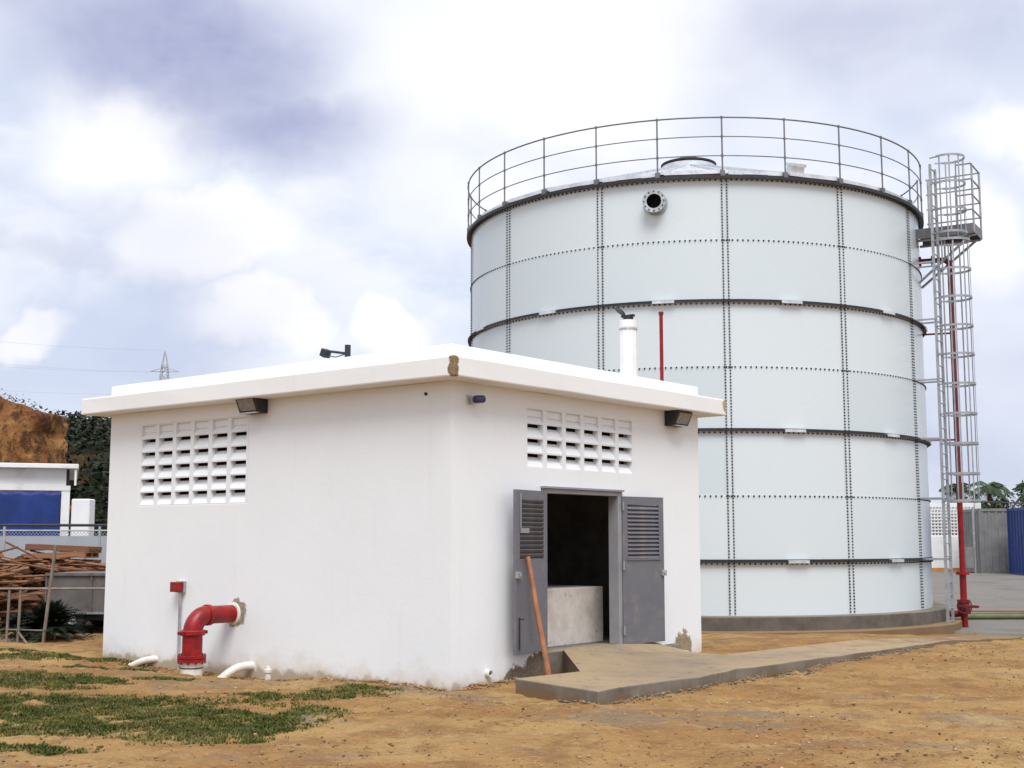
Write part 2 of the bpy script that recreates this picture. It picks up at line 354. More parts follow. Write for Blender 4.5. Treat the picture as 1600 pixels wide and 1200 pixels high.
# ------------------------------------------------------------------ ground
def gz(x, y):
    x = np.asarray(x, float); y = np.asarray(y, float)
    z = .10 * (fbm(x * .35, y * .35, 3, 1) - .5) + .055 * (fbm(x * 2.2, y * 2.2, 3, 5) - .5)
    z = z - .30 * sst(19.5, 25.2, y) * sst(-3, 2.5, x) - .22 * sst(6, 9.5, x) * sst(23.5, 29, y) + .52 * sst(33, 56, y) * sst(-3, 2.5, x)
    # worn hollow under the pipe side wall, a low bank of spoil against the wall
    lx = (x - PH.x) * BX.x + (y - PH.y) * BX.y; ly = (x - PH.x) * BY.x + (y - PH.y) * BY.y
    z = z - .07 * sst(-1.8, -.5, lx) * sst(.25, -.15, lx) * sst(1.5, 3, ly) * sst(6.4, 4.6, ly)
    z = z - .05 * sst(-2.4, -1.2, ly) * sst(8, 0, lx) * (lx > -.6)
    far = sst(26, 60, np.hypot(x, y)); z = z * (1 - .6 * far * (np.hypot(x, y) > 70))
    return z
def axis(lo, hi, step, ends):
    c = list(np.arange(lo, hi + 1e-6, step)); s = step; v = hi
    while v < ends[1]: s *= 1.25; v += s; c.append(v)
    s = step; v = lo; pre = []
    while v > ends[0]: s *= 1.25; v -= s; pre.append(v)
    return np.array(pre[::-1] + c)
gx = axis(-9, 11, .085, (-2500, 2500)); gy = axis(7.5, 25, .085, (-300, 3000))
X, Y = np.meshgrid(gx, gy); Z = gz(X, Y); near = sst(30, 22, Y) * (np.abs(X) < 14)
Z = Z + near * (.050 * (fbm(X * 6, Y * 6, 3, 9) - .5) + .022 * np.maximum(0, fbm(X * 9, Y * 9, 2, 21) - .62) * 4)
V = np.stack([X.ravel(), Y.ravel(), Z.ravel()], 1); nx, ny = len(gx), len(gy)
i = (np.arange(ny - 1)[:, None] * nx + np.arange(nx - 1)[None]).ravel()
F = np.stack([i, i + 1, i + nx + 1, i + nx], 1)
structure(link('ground', npmesh('ground', V, F, M_soil, True)))
def G(x, y): return float(gz(x, y))

# grey surfaced yard to the right of the tank: a sheet on the ground
xs = np.concatenate([np.linspace(7.0, 20, 27), np.linspace(22, 90, 18)]); ys = np.concatenate([np.linspace(25.0, 40, 33), np.linspace(41.5, 95, 24)])
X, Y = np.meshgrid(xs, ys); edge_x = 9.0 + 1.6 * sst(30, 26, Y) + 1.6 * (fbm(Y * .6, Y * 0 + 3, 3, 4) - .5)
X = np.where(X < 12, 12 - (12 - X) * (12 - edge_x) / 5.0, X); Yy = Y + np.where(Y < 26, (fbm(X * .8, X * 0, 3, 8) - .5) * 2.2 + (X > 9) * 0, 0)
Zy = gz(X, Yy) + .05; Zy[0, :] -= .30; Zy[:, 0] -= .30
V = np.stack([X.ravel(), Yy.ravel(), Zy.ravel()], 1); nx, ny = len(xs), len(ys)
i = (np.arange(ny - 1)[:, None] * nx + np.arange(nx - 1)[None]).ravel()
structure(link('yard_pavement', npmesh('yard_pavement', V, np.stack([i, i + 1, i + nx + 1, i + nx], 1), M_asph, True)))
# the same behind the left fence
xs = np.linspace(-60, -7.4, 40); ys = np.linspace(22.2, 62, 40); X, Y = np.meshgrid(xs, ys); nx, ny = 40, 40
V = np.stack([X.ravel(), Y.ravel(), (gz(X, Y) + .05).ravel()], 1); i = (np.arange(ny - 1)[:, None] * nx + np.arange(nx - 1)[None]).ravel()
structure(link('depot_pavement', npmesh('depot_pavement', V, np.stack([i, i + 1, i + nx + 1, i + nx], 1), M_asph, True)))

# ------------------------------------------------------------------ pump house
ph = thing('pump_house', 'white plastered pump house with flat overhanging roof and open grey double door', 'building', PH, PHR)
GL = (3.455, 5.765, 2.04, 3.145)      # vent grille on the pipe side  (y0, y1, z0, z1), 6 x 6
GR = (1.325, 3.635, 2.43, 3.14)       # vent grille over the door     (x0, x1, z0, z1), 6 x 4
DR = (1.63, 3.33, -.2, 2.19)          # door opening
def holed(mb, u0, u1, z0, z1, holes, fn, depth, skin=True):
    us = sorted({u0, u1, *[q for h in holes for q in h[:2]]}); zs = sorted({z0, z1, *[q for h in holes for q in h[2:]]})
    def inh(u, z): return any(h[0] < u < h[1] and h[2] < z < h[3] for h in holes)
    for a, b in zip(us, us[1:]):
        for c_, d in zip(zs, zs[1:]):
            if not inh((a + b) / 2, (c_ + d) / 2): mb.add([fn(a, c_, 0), fn(b, c_, 0), fn(b, d, 0), fn(a, d, 0)], [(0, 1, 2, 3)])
    if skin:
        for h in holes:
            p = [(h[0], h[2]), (h[1], h[2]), (h[1], h[3]), (h[0], h[3])]
            for k in range(4):
                q, r_ = p[k], p[(k + 1) % 4]; mb.add([fn(*q, 0), fn(*r_, 0), fn(*r_, depth), fn(*q, depth)], [(0, 1, 2, 3)])
WT = .16
mb = MB(); z0 = -.35
holed(mb, 0, L1, z0, H, [GL], lambda u, z, d: (d, u, z), WT)
holed(mb, 0, L2, z0, H, [GR, DR], lambda u, z, d: (u, d, z), WT)
mb.add([(L2, 0, z0), (L2, L1, z0), (L2, L1, H), (L2, 0, H)], [(0, 1, 2, 3)]); mb.add([(0, L1, z0), (L2, L1, z0), (L2, L1, H), (0, L1, H)], [(0, 1, 2, 3)])
me = mb.mesh('wall', M_wall); bm = bmesh.new(); bm.from_mesh(me); bmesh.ops.remove_doubles(bm, verts=bm.verts, dist=1e-4)
bmesh.ops.recalc_face_normals(bm, faces=bm.faces); bm.to_mesh(me); bm.free()
wall = link('wall', me, ph); bv = wall.modifiers.new('bevel', 'BEVEL'); bv.width = .012; bv.segments = 3; bv.limit_method = 'ANGLE'; bv.angle_limit = R(50)
mb = MB()
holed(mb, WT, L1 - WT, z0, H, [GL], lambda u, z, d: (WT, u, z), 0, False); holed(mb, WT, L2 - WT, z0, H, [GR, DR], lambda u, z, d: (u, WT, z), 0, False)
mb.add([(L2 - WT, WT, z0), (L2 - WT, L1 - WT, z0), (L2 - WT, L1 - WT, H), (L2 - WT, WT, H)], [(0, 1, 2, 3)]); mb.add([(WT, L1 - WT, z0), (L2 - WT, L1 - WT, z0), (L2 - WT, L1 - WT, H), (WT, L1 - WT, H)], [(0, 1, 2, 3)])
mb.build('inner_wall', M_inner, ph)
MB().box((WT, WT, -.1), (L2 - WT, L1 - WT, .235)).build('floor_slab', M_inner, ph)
MB().box((DR[0] + .002, .004, -.3), (DR[1] - .002, WT + .1, .245)).build('door_sill', M_conc, ph)
# roof slab with rough edges, upstand round it
def rough_box(lo, hi, n, amp, seed):
    bm = bmesh.new(); bmesh.ops.create_cube(bm, size=1)
    for v in bm.verts: v.co = Vector([lo[k] + (v.co[k] + .5) * (hi[k] - lo[k]) for k in range(3)])
    for ax in (0, 1):
        for k in range(1, n):
            no = Vector((0, 0, 0)); no[ax] = 1; co = Vector(lo); co[ax] = lo[ax] + (hi[ax] - lo[ax]) * k / n
            bmesh.ops.bisect_plane(bm, geom=bm.verts[:] + bm.edges[:] + bm.faces[:], plane_co=co, plane_no=no)
    r_ = random.Random(seed)
    for v in bm.verts: v.co += Vector((r_.uniform(-amp, amp), r_.uniform(-amp, amp), r_.uniform(-amp, amp)))
    return bm
def bmbuild(bm, name, mat, parent=None, bevel=None, seg=2):
    me = bpy.data.meshes.new(name); bm.to_mesh(me); bm.free(); me.materials.append(mat); o = link(name, me, parent)
    if bevel: b = o.modifiers.new('bevel', 'BEVEL'); b.width = bevel; b.segments = seg; b.limit_method = 'ANGLE'; b.angle_limit = R(40)
    return o
bmbuild(rough_box((-OV, -OV, H), (L2 + OV, L1 + OV, H + TH), 8, .004, 3), 'roof_slab', M_slab, ph, .018, 2)
e0 = PS - OV; pt = .14; mb = MB(); zz0, zz1 = H + TH + .001, H + TH + PHH
for lo, hi in (((e0, e0), (L2 - e0, e0 + pt)), ((e0, L1 - e0 - pt), (L2 - e0, L1 - e0)), ((e0, e0 + pt), (e0 + pt, L1 - e0 - pt)), ((L2 - e0 - pt, e0 + pt), (L2 - e0, L1 - e0 - pt))):
    b = MB().box((*lo, zz0), (*hi, zz1)).build('roof_upstand', M_slab, ph, None, .012)
# vent blocks: every block a frame with a sloping shelf that leaves a slot under the lintel
def vent_mesh(w, h, closed, name):
    m = MB(); bw, bh, d = .036, .010, .088
    m.box((0, 0, 0), (bw, d, h)); m.box((w - bw, 0, 0), (w, d, h)); m.box((bw, 0, 0), (w - bw, .03, bh)); m.box((bw, 0, h - bh), (w - bw, .03, h))
    zt = h * .74
    m.add([(bw, .004, bh), (w - bw, .004, bh), (w - bw, d - .01, zt), (bw, d - .01, zt), (bw, .024, bh), (w - bw, .024, bh), (w - bw, d, zt - .02), (bw, d, zt - .02)],
          [(0, 1, 2, 3), (4, 7, 6, 5), (3, 2, 6, 7), (0, 4, 5, 1), (0, 3, 7, 4), (1, 5, 6, 2)])
    if closed: m.box((bw, d - .055, h * .45), (w - bw, d - .04, h - bh))
    return m.mesh(name, M_wall)
g = .001
pw, phh = (GL[1] - GL[0]) / 6, (GL[3] - GL[2]) / 6
A, B = vent_mesh(pw - g, phh - g, False, 'vent_block'), vent_mesh(pw - g, phh - g, True, 'vent_block_closed')
for r_ in range(6):
    for c_ in range(6):
        o = link('vent_block', B if r_ == 5 else A, wall); o.rotation_euler = (0, 0, -math.pi / 2)
        o.location = (.003, GL[0] + (c_ + 1) * pw - g / 2, GL[2] + r_ * phh + g / 2)
pw, phh = (GR[1] - GR[0]) / 6, (GR[3] - GR[2]) / 4
A, B = vent_mesh(pw - g, phh - g, False, 'vent_block'), vent_mesh(pw - g, phh - g, True, 'vent_block_closed')
for r_ in range(4):
    for c_ in range(6):
        o = link('vent_block', B if r_ == 3 else A, wall); o.location = (GR[0] + c_ * pw + g / 2, .003, GR[2] + r_ * phh + g / 2)
# door frame and the two louvred leaves
fr = MB(); FW = .055; ztop = DR[3]; zf = .247
fr.box((DR[0], -.014, zf), (DR[0] + FW, WT - .02, ztop)); fr.box((DR[1] - FW - .04, -.014, zf), (DR[1], WT - .02, ztop)); fr.box((DR[0] + FW, -.014, ztop - FW), (DR[1] - FW - .04, WT - .02, ztop))
fr.build('door_frame', M_doorlite, ph, None, .004)
MB().box((DR[0] - .02, -.045, ztop + .002), (DR[1] + .01, .0, ztop + .026)).build('drip_rail', M_doorlite, ph)
def leaf(hx, ang, sgn, zb, zt):
    """sgn -1: hinged left; leaf runs along local +x from the hinge"""
    w, hh, tk = .80, zt - zb, .036
    o = MB(); us = (.095, w - .095); lz = (hh * .575, hh * .945)
    m = MB(); holed(m, 0, w, 0, hh, [(us[0], us[1], lz[0], lz[1])], lambda u, z, d: (u, d, z), tk)
    holed(m, 0, w, 0, hh, [(us[0], us[1], lz[0], lz[1])], lambda u, z, d: (u, tk, z), 0, False)
    m.add([(0, 0, 0), (w, 0, 0), (w, tk, 0), (0, tk, 0), (0, 0, hh), (w, 0, hh), (w, tk, hh), (0, tk, hh)], [(0, 1, 2, 3), (4, 5, 6, 7), (0, 3, 7, 4), (1, 2, 6, 5)])
    d = m.build('door_leaf', M_door, ph); d.location = (hx, -.03, zb); d.rotation_euler = (0, 0, ang)
    n = 13; st = (lz[1] - lz[0]) / n; s = MB()
    f_ = -1 if sgn < 0 else 1       # outer face of the opened leaf: slats shed water there
    y0, y1 = (-.006, tk + .004)
    s.add([(us[0], y0, 0), (us[1], y0, 0), (us[1], y1, st * .95), (us[0], y1, st * .95), (us[0], y0, -.007), (us[1], y0, -.007), (us[1], y1, st * .95 - .007), (us[0], y1, st * .95 - .007)],
          [(0, 1, 2, 3), (4, 7, 6, 5), (0, 4, 5, 1), (3, 2, 6, 7), (0, 3, 7, 4), (1, 5, 6, 2)])
    sm = s.mesh('slat', M_door)
    for k in range(n):
        q = link('slat', sm, d); q.location = (0, 0, lz[0] + (k + .18) * st * .985)
    MB().box((us[0] - .022, -.012, lz[0] - .022), (us[1] + .022, -.0005, lz[0] - .0005)).build('louvre_trim', M_door, d)
    for zz in (.12, hh * .5, hh - .18):
        MB().tube([(0.0, -.016, zz), (0.0, -.016, zz + .11)], .013, 8).build('hinge', M_doorlite, d, 40)
    return d, w, hh, tk
# left leaf folds back to the left (local +x runs from the hinge along the wall towards -X)
dl, w_, h_, tk = leaf(DR[0] + .02, math.pi + R(11), -1, .285, 2.150)
dr, _, _, _ = leaf(DR[1] - .02, -R(9), 1, .245, 2.135)
for d, ys_ in ((dl, 1), (dr, -1)):
    yo = tk if ys_ > 0 else 0
    lk = MB(); lk.box((w_ - .07, yo - .002 if ys_ > 0 else -.035, h_ * .46), (w_ + .018, yo + .035 if ys_ > 0 else .002, h_ * .46 + .075)); lk.box((w_ - .045, yo + .034 if ys_ > 0 else -.055, h_ * .46 + .02), (w_ - .015, yo + .055 if ys_ > 0 else -.034, h_ * .46 + .05))
    lk.build('lock_case', M_galv, d, None, .005)
bo = MB(); bo.tube([(w_ - .06, tk + .014, .06), (w_ - .06, tk + .014, .42)], .009, 8); bo.tube([(w_ - .06, tk + .012, .40), (w_ - .10, tk + .05, .40)], .008, 8); bo.build('floor_bolt', M_dark, dl)
bo = MB(); bo.box((w_ - .115, tk, h_ * .74), (w_ - .10, tk + .012, h_ * .98)); bo.box((w_ - .30, tk, h_ * .735), (w_ - .10, tk + .016, h_ * .765)); bo.build('latch_bar', M_doorlite, dl)
# inside: low concrete plinth, a hanging light batten, a pump set silhouette
tag(MB().box((1.15, .50, .236), (3.62, 2.4, .96)).build('machine_plinth', M_plinth, None, None, .012), 'low grey concrete machine plinth just inside the open doorway', 'plinth')
bpy.data.objects['machine_plinth'].location = PH; bpy.data.objects['machine_plinth'].rotation_euler = (0, 0, PHR)
ba = thing('ceiling_batten', 'pale lamp batten and box hanging inside the dark doorway top', 'lamp', PW(1.95, .75, H), PHR)
b_ = MB(); b_.box((-.28, -.06, -1.22), (.30, .06, -1.16)); b_.build('lamp_tray', M_white, ba); b_ = MB(); b_.box((-.02, -.06, -1.42), (.2, .05, -1.24)); b_.build('junction_box', M_pvc, ba)
b_ = MB(); b_.tube([(-.2, 0, 0), (-.2, 0, -1.17)], .006, 6); b_.tube([(.22, 0, 0), (.22, 0, -1.17)], .006, 6); b_.build('hanger', M_dark, ba)

# concrete path and door apron
pa = link('concrete_path', None); pa.location = PH; pa.rotation_euler = (0, 0, PHR); structure(pa)
def edge_noise(poly, amp, seed):
    r_ = random.Random(seed); return [(x + r_.uniform(-amp, amp), y + r_.uniform(-amp, amp)) for x, y in poly]
front = [(-.20 + .31 * k, -2.10 - .10 * sst(5, 11, -.20 + .31 * k) + .03 * math.sin(k * .9)) for k in range(41)]
back = [(12.2, -1.75), (10.2, -1.58), (8.0, -1.12), (6.5, -1.02), (5.3, -.98), (4.2, -.92), (3.0, -.95), (1.9, -.95), (1.0, -.80), (.16, -.76)]
poly = edge_noise(front + back, .019, 5)
def ptop(x): return float(.13 - .055 * sst(2, 8, x) - .15 * sst(8.2, 12.6, x))
er = random.Random(4); mb = MB(); mb.prism(poly, -.5, [ptop(x) - .016 * er.random() ** 2 for x, y in poly]); mb.build('path_slab', M_conc, pa, None, .014)
ap = [(2.05, .0), (3.95, .0), (4.35, -.40), (4.3, -1.25), (3.0, -1.25), (1.9, -1.2), (1.12, -.95)]
zt = [.262, .250, .10, .085, .10, .105, .115]
mb = MB(); n = len(ap); c0 = (2.75, -.30, .205)
vs = [(x, y, -.5) for x, y in ap] + [(x, y, q) for (x, y), q in zip(ap, zt)] + [c0]
mb.add(vs, [(k, (k + 1) % n, n + (k + 1) % n, n + k) for k in range(n)] + [(n + k, n + (k + 1) % n, 2 * n) for k in range(n)])
mb.build('door_apron', M_conc, pa)

# ------------------------------------------------------------------ fittings on the pump house
def floodlight(loc, rz, label):
    o = thing('wall_floodlight', label, 'floodlight', loc, rz, 'black wall floodlights')
    # local: wall at y=0, outward -y, x along the wall
    MB().box((-.20, -.11, -.12), (.20, 0, .125)).build('back_box', M_black, o, None, .014)
    m = MB(); m.add([(-.215, -.111, .125), (.215, -.111, .125), (.215, -.27, .10), (-.215, -.27, .10), (-.215, -.111, -.11), (.215, -.111, -.11), (.215, -.175, -.11), (-.215, -.175, -.11)],
        [(0, 1, 2, 3), (4, 7, 6, 5), (0, 4, 5, 1), (0, 3, 7, 4), (1, 5, 6, 2), (3, 2, 6, 7)]); m.build('housing', M_black, o, None, .01)
    m = MB(); m.add([(-.17, -.268, .072), (.17, -.268, .072), (.17, -.190, -.088), (-.17, -.190, -.088), (-.17, -.24, .072), (.17, -.24, .072), (.17, -.165, -.088), (-.17, -.165, -.088)],
        [(0, 1, 2, 3), (4, 7, 6, 5), (0, 4, 5, 1), (2, 6, 7, 3), (0, 3, 7, 4), (1, 5, 6, 2)]); m.build('glass', M_glass, o)
    MB().box((-.19, -.205, -.125), (.19, -.155, -.1105)).build('trim', M_galv, o)
    o.scale = (.88, .9, .9); return o
floodlight(PW(0, 3.26, 3.265), PHR - math.pi / 2, 'black floodlight with pale lens beside the square vent grille')
floodlight(PW(4.58, 0, 3.235), PHR, 'black floodlight under the roof edge right of the door grille')
o = thing('security_camera', 'small navy bullet camera on the white wall near the roof corner', 'camera', PW(.30, 0, 3.14), PHR)
MB().box((-.045, -.02, -.05), (.045, 0, .05)).build('bracket', M_galv, o, None, .006); MB().tube([(0, -.015, 0), (.04, -.08, .0)], .014, 8).build('arm', M_galv, o, 40)
MB().lathe([(0, 0), (.04, 0), (.045, .012), (.045, .115), (.038, .13), (0, .13)], 16, Matrix.Translation((-.01, -.085, .0)) @ Matrix.Rotation(R(84), 4, 'Y') @ Matrix.Rotation(R(18), 4, 'X')).build('body', M_navy, o, 40)
tag(MB().lathe([(0, 0), (.02, 0), (.02, .015), (0, .02)], 8, Matrix.Translation(PW(0, .38, 3.21)) @ Matrix.Rotation(PHR, 4, 'Z') @ Matrix.Rotation(R(-90), 4, 'Y')).build('cable_stub', M_black), 'tiny black cable stub high on the pipe side wall', 'cable')

# red elbow pipe
PX, PY, PZ = -.62, 3.66, .650; pr = .122; bend = .20
rp = thing('red_elbow_pipe', 'large red steel pipe elbow rising from the ground into the white wall', 'pipe', PW(PX, PY, -.13), PHR)
zc = PZ + .13
path = [(bend + .62 - bend * 1.0 + .06 - .0, 0, zc)]
hpts = [(.66, 0, zc), (bend, 0, zc)]; MB().tube(hpts, pr * .90, 28).build('pipe', M_red, rp, 40)
arc = [(bend - bend * math.sin(a_), 0, zc - bend + bend * math.cos(a_)) for a_ in np.linspace(0, math.pi / 2, 14)]
MB().tube(arc, pr * .96, 28).build('elbow', M_red, rp, 40)
MB().tube([(bend - .012, 0, zc), (bend + .045, 0, zc)], pr * 1.06, 28).build('collar', M_red, rp, 40)
MB().tube([(0, 0, .30), (0, 0, zc - bend)], pr, 28).build('pipe', M_red, rp, 40)
def coupling(z0, z1, rr):
    m = MB(); m.lathe([(pr * .9, z0), (rr, z0), (rr + .012, z0 + .012), (rr + .012, z1 - .012), (rr, z1), (pr * .9, z1)], 28)
    for s in (-1, 1): m.box((-.03 + s * (rr + .03), -.028, z0 + .012), (.03 + s * (rr + .03), .028, z1 - .012))
    c_ = m.build('coupling', M_red, rp, 35)
    for s in (-1, 1):
        m = MB().lathe([(0, 0), (.014, 0), (.014, .10), (0, .10)], 6, Matrix.Translation((s * (rr + .035), -.05, (z0 + z1) / 2)) @ Matrix.Rotation(R(-90), 4, 'X')); m.build('bolt', M_redd, c_)
coupling(zc - bend - .035, zc - bend + .03, pr + .022)
m = MB(); m.lathe([(pr * .9, .27), (pr + .05, .27), (pr + .05, .305), (pr * .98, .31)], 28); m.lathe([(pr * .9, .225), (pr + .05, .225), (pr + .05, .262), (pr * .98, .264)], 28); fl = m.build('flange', M_red, rp, 35)
for k in range(10):
    a_ = 2 * math.pi * k / 10; MB().tube([(math.cos(a_) * (pr + .033), math.sin(a_) * (pr + .033), .205), (math.cos(a_) * (pr + .033), math.sin(a_) * (pr + .033), .325)], .012, 6).build('bolt', M_redd, fl)
MB().lathe([(.10, -.1), (pr + .008, -.1), (pr + .008, .222), (.10, .224)], 28).build('pvc_sleeve', M_pvc, rp, 40)
MB().lathe([(pr + .008, .150), (pr + .014, .152), (pr + .014, .162), (pr + .008, .164)], 28).build('strap', M_black, rp, 40)
# mortar ring where it enters
MB().lathe([(pr * .86, -.03), (pr * 1.22, -.02), (pr * 1.12, .012), (pr * .88, .02)], 22, Matrix.Translation((.615, 0, zc)) @ Matrix.Rotation(R(-90), 4, 'Y')).build('mortar_ring', M_pvc, rp)

o = thing('alarm_box', 'small red box on a thin grey conduit beside the red elbow pipe', 'box', PW(-.09, 4.72, G(*PW(-.09, 4.72).xy) - .02), PHR)
zb = .97 - o.location.z + .0
MB().box((-.055, -.075, zb - .075), (.045, .075, zb + .055)).build('cover', M_red, o, None, .008); MB().box((.046, -.085, zb - .085), (.088, .085, zb + .065)).build('back_box', M_galv, o, None, .006)
MB().tube([(.06, 0, 0), (.06, 0, zb - .086)], .019, 10).build('conduit', M_galv, o, 40)
def pvc(loc, pts, r, label, cap=False):
    o = thing('pvc_stub_pipe', label, 'pipe', loc, PHR); MB().tube(pts, r, 16, rs=None).build('pipe', M_pvc, o, 50)
    e = Vector(pts[-1]); d_ = (e - Vector(pts[-2])).normalized(); MB().tube([e - d_ * .05, e + d_ * .004], r * 1.15, 16).build('socket', M_pvc, o, 50)
    return o
def bendp(a, b, c, n=8): 
    a, b, c = map(Vector, (a, b, c)); return [(1 - q) ** 2 * a + 2 * q * (1 - q) * b + q * q * c for q in np.linspace(0, 1, n)]
pvc(PW(0, 5.35, 0), bendp((.05, -.15, -.01), (-.10, .0, .02), (-.14, .30, -.14)), .045, 'short white pipe bend at the wall foot left of the red elbow')
pvc(PW(0, 3.32, 0), bendp((.03, -.06, .02), (-.20, .0, .08), (-.36, .14, -.15)), .052, 'curved white pipe at the wall foot just right of the red elbow')
o = thing('capped_pipe', 'small upright white capped pipe in the grass by the wall', 'pipe', PW(-.30, 2.62, -.16), PHR)
MB().tube([(0, 0, 0), (0, 0, .17)], .037, 14).build('pipe', M_pvc, o, 50); MB().lathe([(0, .17), (.05, .17), (.052, .185), (.052, .21), (.03, .215), (.03, .245), (0, .25)], 14).build('cap', M_pvc, o, 40)
o = thing('wall_outlet_pipe', 'round white pipe end poking from the wall left of the door', 'pipe', PW(.62, 0, .10), PHR)
MB().lathe([(.030, .06), (.042, .06), (.042, -.12), (.030, -.12)], 16, Matrix.Rotation(R(90), 4, 'X') @ Matrix.Translation((0, 0, .0)), True).build('pipe', M_pvc, o, 40)
MB().lathe([(0, .02), (.031, .02), (.031, .03), (0, .03)], 16, Matrix.Rotation(R(90), 4, 'X')).build('bore_shade', M_hole, o)  # black disc paints the shade down the open pipe
# hollow concrete block and a pipe end at the right foot of the front
o = thing('concrete_block', 'hollow grey concrete block at the wall foot right of the open door', 'block', PW(4.32, -.16, -.03), PHR + R(6))
m = MB()
for lo, hi in (((0, 0, 0), (.4, .03, .19)), ((0, .12, 0), (.4, .15, .19)), ((0, .03, 0), (.035, .12, .19)), ((.183, .03, 0), (.217, .12, .19)), ((.365, .03, 0), (.4, .12, .19))): m.box(lo, hi, Matrix.Translation((-.2, 0, .02)))
m.build('shell', M_block, o)
o = thing('broken_wall_pipe', 'white pipe end in broken masonry at the lower right wall corner', 'pipe', PW(4.84, 0, .02), PHR)
MB().lathe([(.035, .05), (.05, .05), (.05, -.1), (.035, -.1)], 14, Matrix.Rotation(R(90), 4, 'X'), True).build('pipe', M_pvc, o, 40); MB().lathe([(0, .0), (.036, .0), (.036, .01), (0, .01)], 14, Matrix.Rotation(R(90), 4, 'X')).build('bore_shade', M_hole, o)  # second lathe: black disc in place of the shade inside this pipe end

# wooden pole leaning on the left leaf
p0 = PW(1.18, -.46, -.03); p1 = PW(1.10, -.205, 1.385)
n = 9; pts = [p0.lerp(p1, k / (n - 1)) + Vector((.003 * math.sin(k * 1.1), .003 * math.cos(k * 1.7), 0)) for k in range(n)]
tag(MB().tube([q - p0 for q in pts], .034, 12, rs=[.036 - .0012 * k for k in range(n)]).build('wooden_pole', M_pole, None, 40), 'orange brown wooden pole leaning against the left door leaf', 'pole').location = p0

# on the roof
RZ = H + TH
o = thing('exhaust_stack', 'white ribbed exhaust stack with black rain flap on the roof', 'chimney', PW(4.14, .40, RZ), PHR)
m = MB(); prof = []
n = 36; rr = .118; ztop_ = 1.03
vs = []; fs = []
for k in range(n):
    a_ = 2 * math.pi * k / n; q = rr + (.006 if k % 3 == 0 else 0)
    vs += [(q * math.cos(a_), q * math.sin(a_), 0), (q * math.cos(a_), q * math.sin(a_), ztop_)]
fs = [(2 * k, 2 * ((k + 1) % n), 2 * ((k + 1) % n) + 1, 2 * k + 1) for k in range(n)]; m.add(vs, fs + [tuple(2 * k + 1 for k in range(n))])
m.build('jacket', M_white, o); MB().lathe([(rr, .90), (rr + .011, .90), (rr + .011, .915), (rr, .915)], 28).build('band', M_galv, o, 40); MB().lathe([(rr + .002, ztop_), (rr + .004, ztop_ - .10), (rr + .009, ztop_ - .10), (rr + .009, ztop_ + .005), (0, ztop_ + .006)], 28).build('collar', M_white, o, 40)
MB().tube([(0, 0, ztop_), (0, 0, ztop_ + .07)], .072, 18).build('outlet', M_black, o, 40)
fl_ = MB().lathe([(0, 0), (.085, 0), (.085, .012), (0, .016)], 18, Matrix.Translation((-.095, .075, ztop_ + .125)) @ Matrix.Rotation(PHR * 0 + R(-38), 4, 'Z') @ Matrix.Rotation(R(38), 4, 'Y')); fl_.box((-.03, -.10, ztop_ + .055), (.02, -.02 + .12, ztop_ + .085)); fl_.build('rain_flap', M_black, o, 40)
o = thing('red_vent_pipe', 'thin red vent pipe standing on the roof beside the white stack', 'pipe', PW(4.74, .24, RZ), PHR)
MB().tube([(0, 0, 0), (0, 0, 1.20)], .026, 14).build('pipe', M_red, o, 40); MB().lathe([(.02, 1.185), (.036, 1.185), (.036, 1.225), (0, 1.23)], 16).build('cap', M_redd, o, 40)
o = thing('roof_floodlight', 'small black floodlight on a bracket above the left roof edge', 'floodlight', PW(1.68, 3.42, RZ), PHR)
MB().tube([(0, 0, 0), (0, 0, .69)], .042, 14).build('post', M_dark, o, 40); MB().tube([(0, .0, .57), (-.12, .30, .62)], .018, 8).build('arm', M_dark, o, 40)
MB().box((-.06, -.05, -.05), (.06, .05, .06), Matrix.Translation((-.12, .32, .585)) @ Matrix.Rotation(R(25), 4, 'X')).build('lamp_head', M_black, o, None, .008)
MB().tube([(0, .06, .565), (-.06, .18, .53), (-.12, .30, .56)], .007, 6).build('cable', M_navy, o)

# ------------------------------------------------------------------ bolted steel tank
TC = Vector((4.605, 32.354, 0)); TR = 5.645; TA = R(-98.1)       # local angle 0 faces the camera
tk_ = thing('storage_tank', 'tall round pale grey bolted steel water tank with railing', 'tank', TC, TA)
ND = 13; PA = 360.0 / ND; A0 = 7.6
ZR = [0.0, 1.115, 2.485, 3.85, 5.205, 6.60, 7.94, 9.32]
def pol(r, a, z=0): return Vector((r * math.cos(R(a)), r * math.sin(R(a)), z))
def panel_mesh(h, name):
    m = MB(); n = 14; sp = PA + .55; vs = []
    for k in range(n + 1):
        a_ = -sp / 2 + sp * k / n
        for (r_, z_) in ((TR, 0), (TR, h), (TR - .007, h), (TR - .007, 0)): vs.append(pol(r_, a_, z_))
    fs = []
    for k in range(n):
        for q in range(4): fs.append((k * 4 + q, k * 4 + (q + 1) % 4, k * 4 + 4 + (q + 1) % 4, k * 4 + 4 + q))
    fs += [(0, 1, 2, 3), (n * 4 + 3, n * 4 + 2, n * 4 + 1, n * 4)]
    m.add(vs, fs); return m.mesh(name, M_tank, 30)
pm = {}
for r_ in range(7):
    h = ZR[r_ + 1] - ZR[r_]; key = round(h, 2); lap = .05
    if key not in pm: pm[key] = panel_mesh(h + lap, 'wall_panel')
    for c_ in range(ND):
        o = link('wall_panel', pm[key], tk_); o.rotation_euler = (0, 0, R(A0 + PA * (c_ + .5))); o.location = (0, 0, ZR[r_] - (lap if r_ else 0))
        s = 1 + (.0011 if c_ % 2 else 0) + .0011 * 2 * (r_ % 2) - (.0011 if c_ == ND - 1 else 0) * .5; o.scale = (s, s, 1)
